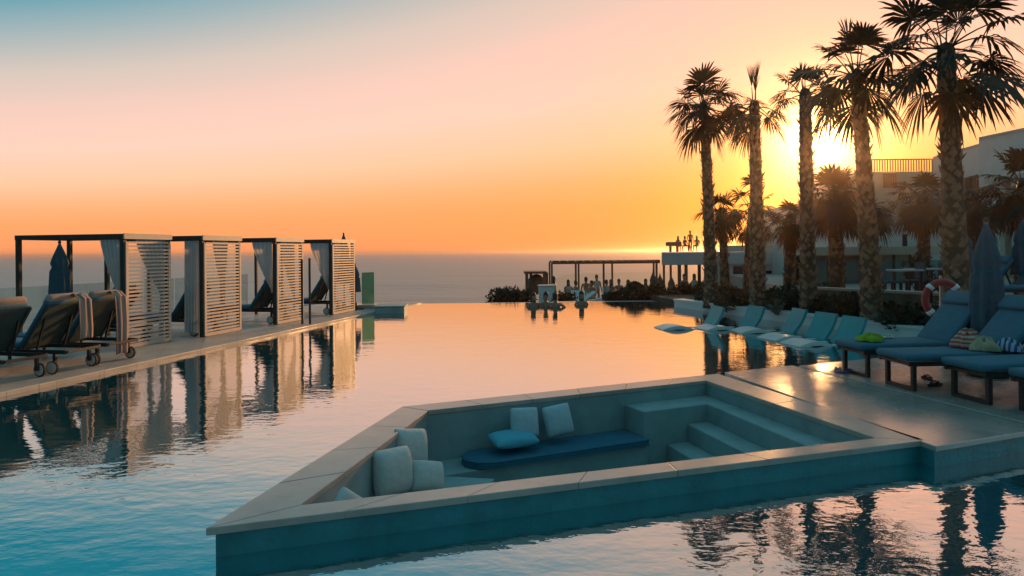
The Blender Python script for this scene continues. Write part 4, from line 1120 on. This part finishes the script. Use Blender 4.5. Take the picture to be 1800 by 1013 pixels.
# glass pavilion under the sand-coloured slab
gv = empty('glass_pavilion', 'glass-fronted pavilion under a flat sand-coloured roof slab', 'pavilion')
Yp = 25
x0, x1 = at(1428, 440, Yp).x, at(1690, 440, Yp).x
zt, zb = at(1500, 434, Yp).z, at(1500, 449, Yp).z
b = MB(); b.box(((x0+x1)/2, Yp+1.5, (zt+zb)/2), (x1-x0, 3.2, zt-zb)); b.build('roof', M['sandwall'], gv, bevel=.02)
ng = 9
for k_ in range(ng):
    xa_, xb_ = x0+(x1-x0)*k_/ng, x0+(x1-x0)*(k_+1)/ng
    b = MB(); b.box(((xa_+xb_)/2, Yp+.1, (zb+.05)/2), (xb_-xa_-.06, .02, zb-.45)); b.build('pane', M['tealglass'], gv)
    b = MB(); b.box((xa_, Yp+.1, (zb+UT)/2), (.06, .07, zb-UT)); b.build('mullion', M['darkmetal'], gv)
b = MB(); b.box(((x0+x1)/2, Yp+2.8, (zb+UT)/2), (x1-x0-.2, .2, zb-UT)); b.build('wall', M['greywall'], gv)
a_ = at(1462, 480, Yp); b = MB(); b.box((a_.x, Yp+2.6, .95), (.9, .1, 1.0)); b.build('door', M['opening'], gv)
# terrace tables + chairs behind the ledge
def table(c, label, h=.74, w_=.8):
    root = empty('terrace_table', label, 'table', c, 0, 'tables on the glass terrace')
    b = MB(); b.box((0, 0, h-.02), (w_, w_*.8, .04)); b.build('tabletop', M['greywall'], root, bevel=.008)
    for sx in (-1, 1):
        for sy in (-1, 1): b = MB(); b.box((sx*w_*.42, sy*w_*.32, (h-.04)/2), (.05, .05, h-.04)); b.build('leg', M['darkmetal'], root)
    return root
def chair(c, rz, label):
    root = empty('terrace_chair', label, 'chair', c, rz, 'chairs on the glass terrace')
    b = MB(); b.box((0, 0, .44), (.45, .45, .05)); b.build('seat', M['parasol'], root, bevel=.01)
    b = MB(); b.box((-.21, 0, .70), (.04, .45, .42)); b.build('backrest', M['parasol'], root, bevel=.01)
    for sx in (-1, 1):
        for sy in (-1, 1): b = MB(); b.box((sx*.19, sy*.19, .207), (.04, .04, .414)); b.build('leg', M['darkmetal'], root)
    return root
for px, Y, lab in ((1585, 17.6, 'pale terrace table behind the leaning palm trunk'), (1625, 18.4, 'pale terrace table in front of the small tiered plant')):
    table((at(px, 480, Y).x, Y, UT), lab)
for px, Y, rz, lab in ((1562, 17.4, 0, 'terrace chair closest to the leaning palm trunk'), (1604, 17.9, pi, 'terrace chair between the two pale tables'), (1645, 18.2, pi, 'terrace chair beside the tallest palm trunk')):
    chair((at(px, 480, Y).x, Y, UT), rz, lab)
shrub('potted_plant', 'small tiered dark plant on the glass terrace', (at(1617, 480, 19.6).x, 19.6, UT), (.45, .45, 1.1), 700, .12, 171, 'plant')

# beach bar
bar_ = empty('beach_bar', 'low grey beach bar with roof terrace beside the first tall palm', 'building')
Yb = 36
x0, x1 = at(1163, 450, Yb).x, at(1445, 450, Yb).x
zt, zb = at(1200, 444, Yb).z, at(1200, 466, Yb).z
b = MB(); b.prism([(x0, Yb), (x1, Yb), (x1*62/36, 62), (x0*62/36, 62)], zb, zt); b.build('roof', M['greywall'], bar_, bevel=.02)
for px in (1167, 1179, 1194, 1206, 1214, 1226, 1240):
    q = at(px, 480, Yb+.4); b = MB(); b.box((q.x, Yb+.4+(px % 3)*1.2, (zb+BT)/2), (.10 if px % 2 else .16, .10, zb-BT)); b.build('column', M['wood'], bar_)
b = MB(); xw = at(1262, 450, Yb).x; b.box(((xw+x1)/2, Yb+.3, (zb+BT)/2), (x1-xw, .3, zb-BT)); b.build('wall', M['greywall'], bar_)
for (a0, c0, a1, c1) in ((1343, 476, 1400, 520), (1290, 468, 1312, 490)):
    p_, q_ = at(a0, c0, Yb), at(a1, c1, Yb); b = MB(); b.box(((p_.x+q_.x)/2, Yb+.13, (p_.z+q_.z)/2), (q_.x-p_.x, .05, p_.z-q_.z)); b.build('window', M['opening'], bar_)
b = MB(); p_ = at(1372, 470, Yb-1); b.bar((p_.x, Yb+.1, zb-.05), (p_.x, Yb-1.6, zb-.45), 3.2, .06, (1, 0, 0)); b.build('awning', M['greywall'], bar_)
b = MB(); b.box(((x0+x1)/2+1.5, Yb+1.0, zt+.18), (x1-x0-4.5, .12, .34)); b.build('parapet', M['sandwall'], bar_)

# beach pergola
pg = empty('beach_pergola', 'long thin timber pergola over the beach bar terrace', 'pergola')
Yq = 37
def bz(py): return at(1060, py, Yq).z
zt = at(1060, 462, Yq).z
X = lambda px, Y=Yq: at(px, 470, Y).x
for px, Y in ((970, 37), (1012, 37), (1061, 37), (1154, 37), (966, 41), (1017, 41), (1076, 41), (1149, 41)):
    b = MB(); b.box((X(px, Y), Y, (zt+BT)/2), (.10, .10, zt-BT)); b.build('post', M['wood'], pg)
b = MB(); b.bar((X(970), 37, zt), (X(1160), 37, zt), .09, .12); b.bar((X(966, 41), 41, zt+.02), (X(1160, 41), 41, zt+.02), .09, .12)
for k_ in range(14):
    xx = X(970)+(X(1160)-X(970))*k_/13; b.bar((xx, 37.05, zt+.03), (xx+.25, 40.94, zt+.05), .04, .05)
b.build('roof_frame', M['wood'], pg)
kf = empty('timber_frame', 'small square timber frame at the seaward end of the beach terrace', 'pergola')
Yk = 30; zt = at(940, 481, Yk).z
for px, Y in ((926, 30), (957, 30), (933.5, 31.4), (961, 31.4)):
    b = MB(); b.box((at(px, 500, Y).x, Y, (zt+BT)/2), (.13, .13, zt-BT)); b.build('post', M['wood'], kf)
b = MB(); xa_, xb_ = at(921.5, 481, Yk).x, at(961, 481, Yk).x
b.box(((xa_+xb_)/2, Yk+.7, zt+.04), (xb_-xa_, 1.7, .10)); b.build('roof', M['wood'], kf)
q = at(943, 500, Yk+.6)
hc = empty('hanging_chair', 'round dark basket chair hanging from the small timber frame', 'hanging chair', q)
b = MB(); prof = [(.42*sin(pi*i/12)+.001, -.46*cos(pi*i/12)) for i in range(13)]
b.lathe(prof, 18); b.build('basket', M['wood'], hc, smooth=True)
b = MB(); b.tube([(0, 0, .44), (0, 0, zt-q.z)], .015, 6); b.build('cord', M['darkmetal'], hc)
q0, q1 = at(947, 503, 29), at(974, 526, 29)
ct = empty('white_counter', 'white box counter behind the swimmers, under the small timber frame', 'counter', ((q0.x+q1.x)/2, 29, BT))
b = MB(); b.box((0, 0, (q0.z-BT)/2), (q1.x-q0.x, .6, q0.z-BT)); b.build('body', M['white'], ct, bevel=.01)
b = MB(); b.box((0, 0, q0.z-BT+.022), (q1.x-q0.x+.08, .68, .04)); b.build('top', M['whitewall'], ct)
b = MB(); b.box((-.08, -.31, .98), (.14, .02, .12)); b.build('panel', M['darkmetal'], ct)

# beach furniture
def beach_bed():
    root = empty('beach_bed', '', 'beach bed')
    b = MB(); b.box((.9, 0, .30), (1.8, .65, .08)); b.build('mattress', M['cream'], root, bevel=.02)
    b = MB(); b.bar((1.2, 0, .33), (1.75, 0, .72), .62, .07); b.build('backrest', M['cream'], root, bevel=.02)
    for x in (.1, 1.7):
        for s_ in (-1, 1): b = MB(); b.box((x, s_*.28, .13), (.05, .05, .259)); b.build('leg', M['wood'], root)
    return root
BB = beach_bed()
bbs = [(1005, 32, 'pale beach bed just past the white counter'), (1022, 33.5, 'pale beach bed behind the lone swimmer'), (1040, 31.5, 'pale beach bed below the middle pergola posts'), (1058, 33, 'pale beach bed between the middle posts of the pergola'),
       (1075, 31, 'pale beach bed where the hedge begins'), (1092, 33.5, 'pale beach bed behind the low start of the hedge'), (1108, 32, 'pale beach bed behind the hedge, under the far half of the pergola'), (1128, 34, 'pale beach bed close to the bar, behind the hedge')]
for i, (px, Y, lab) in enumerate(bbs):
    o = BB if i == 0 else copy_tree(BB); p = at(px, 510, Y); o.location = (p.x-.6, Y, BT+.30); o.rotation_euler = (0, 0, R(10+37*(i % 3)))
    tag(o, lab, 'beach bed', 'beach beds on the bar terrace')
b = MB(); b.prism([(1.6, 30.2), (8.0, 30.2), (9.6, 35), (2.3, 35)], BT-1, BT+.30); struct(b.build('beach_terrace_step', M['paving']))
for px, py, Y, lab in ((1148, 478, 35, 'small closed parasol by the last pergola post'), (1160, 483, 34.5, 'small closed parasol at the corner of the beach bar'), (1180, 486, 34, 'small closed parasol in front of the bar columns')):
    q = at(px, py, Y); parasol((q.x, Y, BT), q.z-BT, .20, lab, M['wood'], 'small closed parasols at the beach bar', .55, int(px))

# ------------------------------------------------------------------ people
def person_mesh(pose):
    # joint -> (x, y, z, radius); facing -y
    J = {}
    if pose == 'stand':
        J = dict(pelvis=(0, 0, .93, .13), belly=(0, 0, 1.08, .12), chest=(0, .01, 1.27, .145), neck=(0, .01, 1.45, .05), head=(0, -.01, 1.56, .085), crown=(0, 0, 1.66, .085),
                 shL=(-.17, .01, 1.38, .055), elL=(-.24, .02, 1.12, .042), wrL=(-.23, -.07, .90, .030), haL=(-.22, -.10, .82, .028), shR=(.17, .01, 1.38, .055), elR=(.23, .02, 1.12, .042), wrR=(.24, -.06, .90, .030), haR=(.235, -.09, .82, .028),
                 hiL=(-.09, 0, .86, .09), knL=(-.10, -.02, .49, .058), anL=(-.11, .01, .09, .04), toL=(-.12, -.13, .035, .035), hiR=(.09, 0, .86, .09), knR=(.10, -.01, .49, .058), anR=(.11, .02, .09, .04), toR=(.13, -.12, .035, .035))
    elif pose == 'arms':
        J = dict(pelvis=(0, 0, .93, .13), belly=(0, 0, 1.08, .12), chest=(0, .01, 1.27, .145), neck=(0, .0, 1.45, .05), head=(.01, -.02, 1.56, .085), crown=(.02, -.01, 1.66, .085),
                 shL=(-.17, .01, 1.38, .055), elL=(-.36, -.05, 1.22, .042), wrL=(-.22, -.12, 1.05, .030), haL=(-.15, -.14, 1.00, .028), shR=(.17, .01, 1.38, .055), elR=(.38, -.02, 1.25, .042), wrR=(.33, -.10, 1.02, .030), haR=(.29, -.13, .95, .028),
                 hiL=(-.09, 0, .86, .09), knL=(-.10, -.02, .49, .058), anL=(-.11, .01, .09, .04), toL=(-.12, -.13, .035, .035), hiR=(.09, 0, .86, .09), knR=(.10, -.01, .49, .058), anR=(.11, .02, .09, .04), toR=(.13, -.12, .035, .035))
    else:
        J = dict(pelvis=(0, 0, .50, .13), belly=(0, .02, .65, .12), chest=(0, .02, .84, .14), neck=(0, .0, 1.02, .05), head=(0, -.03, 1.12, .085), crown=(0, -.02, 1.22, .085),
                 shL=(-.17, .01, .95, .055), elL=(-.24, -.04, .70, .042), wrL=(-.16, -.25, .62, .030), haL=(-.12, -.32, .61, .028), shR=(.17, .01, .95, .055), elR=(.25, -.02, .70, .042), wrR=(.18, -.24, .62, .030), haR=(.13, -.31, .62, .028),
                 hiL=(-.09, -.05, .50, .09), knL=(-.12, -.44, .50, .06), anL=(-.12, -.46, .09, .04), toL=(-.12, -.58, .035, .035), hiR=(.09, -.05, .50, .09), knR=(.12, -.44, .50, .06), anR=(.13, -.42, .09, .04), toR=(.14, -.55, .035, .035))
    names = list(J); idx = {n_: i for i, n_ in enumerate(names)}
    E = [('pelvis', 'belly'), ('belly', 'chest'), ('chest', 'neck'), ('neck', 'head'), ('head', 'crown')]
    for s_ in 'LR':
        E += [('chest', 'sh'+s_), ('sh'+s_, 'el'+s_), ('el'+s_, 'wr'+s_), ('wr'+s_, 'ha'+s_), ('pelvis', 'hi'+s_), ('hi'+s_, 'kn'+s_), ('kn'+s_, 'an'+s_), ('an'+s_, 'to'+s_)]
    me = bpy.data.meshes.new('body'); me.from_pydata([J[n_][:3] for n_ in names], [(idx[a], idx[c]) for a, c in E], [])
    ob = bpy.data.objects.new('body_tmp', me); COL.objects.link(ob)
    md = ob.modifiers.new('skin', 'SKIN'); 
    for i, n_ in enumerate(names):
        sv = me.skin_vertices[0].data[i]; r_ = J[n_][3]; sv.radius = (r_, r_*.8 if n_ in ('chest', 'belly', 'pelvis') else r_)
        sv.use_root = (n_ == 'pelvis')
    s2 = ob.modifiers.new('sub', 'SUBSURF'); s2.levels = 1; s2.render_levels = 1
    bpy.context.view_layer.update()
    dg = bpy.context.evaluated_depsgraph_get()
    out = bpy.data.meshes.new_from_object(ob.evaluated_get(dg))
    bpy.data.objects.remove(ob); out.materials.clear(); out.materials.append(M['skin'])
    for p in out.polygons: p.use_smooth = True
    return out, J
PM = {p: person_mesh(p) for p in ('stand', 'arms', 'sit')}
HAIRM, CLOTH = {}, {}
def person(pose, loc, rz, label, group, cloth='swim', long_hair=False, scale=1.0):
    me, J = PM[pose]
    root = empty('person', label, 'person', loc, rz, group); root.scale = (scale,)*3
    o = bpy.data.objects.new('body', me); COL.objects.link(o); o.parent = root
    key = (pose, long_hair)
    if key not in HAIRM:
        b = MB(); h = Vector(J['crown'][:3]); hd_ = Vector(J['head'][:3])
        b.lathe([(.03, .085), (.06, .06), (.082, .02), (.086, -.04), (.08, -.10 if not long_hair else -.14), (.085 if long_hair else .06, -.16 if not long_hair else -.34)][::-1], 14, h+Vector((0, .022, -.0)))
        hm = b.build('hair', M['hair'], root, smooth=True); HAIRM[key] = hm.data
    else:
        hm = bpy.data.objects.new('hair', HAIRM[key]); COL.objects.link(hm); hm.parent = root
    ck = (pose, cloth)
    if ck not in CLOTH:
        b = MB(); pe, be, chs = Vector(J['pelvis'][:3]), Vector(J['belly'][:3]), Vector(J['chest'][:3])
        if cloth == 'shirt': b.tube([pe-Vector((0, 0, .03)), be, chs, chs+Vector((0, 0, .13))], [.165, .150, .175, .11], 14)
        else: b.tube([pe-Vector((0, 0, .08)), pe, pe+Vector((0, 0, .06))], [.15, .162, .150], 14)
        for v in b.bm.verts: v.co.y = pe.y+(v.co.y-pe.y)*.85
        c_ = b.build('clothing', M[cloth], root, smooth=True); CLOTH[ck] = c_.data
    else:
        c_ = bpy.data.objects.new('clothing', CLOTH[ck]); COL.objects.link(c_); c_.parent = root
    return root
gpp = 'swimmers by the infinity edge'
for px, Y, pose, rz, lab, lh in ((938, 21.4, 'stand', .3, 'person standing in the pool in front of the timber frame, apart from the pair', True), (959.5, 21.6, 'stand', -.2, 'person standing in the pool in front of the white counter', False),
                                 (977, 21.3, 'arms', 2.6, 'person in the pool with bent arms held out', False), (1022.5, 22.0, 'stand', .1, 'person with long hair alone in the pool, in front of the beach beds', True)):
    person(pose, (at(px, 530, Y).x, Y, -1.28), rz, lab, gpp, 'swim', lh)
gcr = 'people on the beach bar terrace'
for px, Y, pose, rz, lab, cl, lh, dz in (
    (974, 33.0, 'stand', 1.2, 'person standing just behind the white counter', 'swim', True, 0),
    (999, 34.2, 'sit', .4, 'person with long dark hair sitting closest to the white counter', 'shirt', True, .22),
    (1012, 33.5, 'sit', 2.0, 'person sitting by the second pergola post', 'swim', False, .22),
    (1030, 34.5, 'stand', 3.0, 'person in swimwear standing behind the lone swimmer', 'swim', False, -.1),
    (1040, 33.0, 'sit', -.5, 'person sitting on the beds behind the lone swimmer', 'swim', False, .22),
    (1049, 36.0, 'stand', .2, 'person standing tallest in the middle of the beach terrace', 'shirt', False, -.05),
    (1066, 33.8, 'sit', 1.0, 'person in a pale top sitting under the middle of the pergola', 'shirt', False, .22),
    (1074, 34.2, 'sit', -1.0, 'person with long hair sitting under the middle of the pergola', 'swim', True, .22),
    (1088, 34.6, 'sit', .1, 'person sitting where the hedge starts', 'swim', False, .22),
    (1104, 33.6, 'sit', 2.6, 'person in a pale top sitting behind the start of the hedge', 'shirt', True, .22),
    (1135, 34.5, 'sit', .6, 'person sitting close to the small closed parasol', 'swim', True, .22),
    (1203, 34.6, 'stand', .2, 'person standing among the bar columns', 'swim', False, 0),
    (1221, 34.9, 'stand', 2.0, 'person in a pale top standing among the bar columns', 'shirt', True, 0)):
    person(pose, (at(px, 500, Y).x, Y, BT+dz), rz, lab, gcr, cl, lh)
zt = at(1200, 444, Yb).z
for px, pose, rz, lab, lh, s_ in ((1192, 'sit', .4, 'person leaning over the dark table on the bar roof', True, .95), (1204, 'sit', 2.0, 'person sitting on the bar roof between the table and the tall figure', False, .95), (1213.5, 'stand', .1, 'tallest person standing on the bar roof', False, .82), (1225, 'sit', -.6, 'person sitting on the bar roof beside the palm trunk', True, 1.05)):
    person(pose, (at(px, 440, 56).x, 56, zt), rz, lab, 'people on the bar roof', 'swim', lh, 1.0)
tb = empty('roof_table', 'dark table at the corner of the bar roof terrace', 'table', (at(1184, 440, 54).x, 54, zt))
b = MB(); b.box((0, 0, .62), (1.1, .7, .32)); b.build('tabletop', M['wood'], tb, bevel=.01)
for sx in (-.25, .3): b = MB(); b.box((sx, 0, .23), (.12, .4, .459)); b.build('leg', M['wood'], tb)

sc.cycles.use_denoising = True
sc.cycles.max_bounces = 8; sc.cycles.transparent_max_bounces = 16
sc.cycles.sample_clamp_indirect = 6

# ------------------------------------------------------------------ evening haze over the sea and terraces
hm = bpy.data.materials.new('evening_haze'); hm.use_nodes = True
nt = hm.node_tree; N = nt.nodes; N.remove(N['Principled BSDF'])
pv = N.new('ShaderNodeVolumePrincipled'); pv.inputs['Color'].default_value = (.86, .70, .60, 1); pv.inputs['Density'].default_value = .00032; pv.inputs['Anisotropy'].default_value = .935
nt.links.new(pv.outputs[0], N['Material Output'].inputs['Volume'])
hm.cycles.homogeneous_volume = True
b = MB(); b.box((0, 0, 1.5), (124000, 124000, 21)); hz = b.build('haze', hm); hz['kind'] = 'stuff'
sc.cycles.volume_bounces = 1
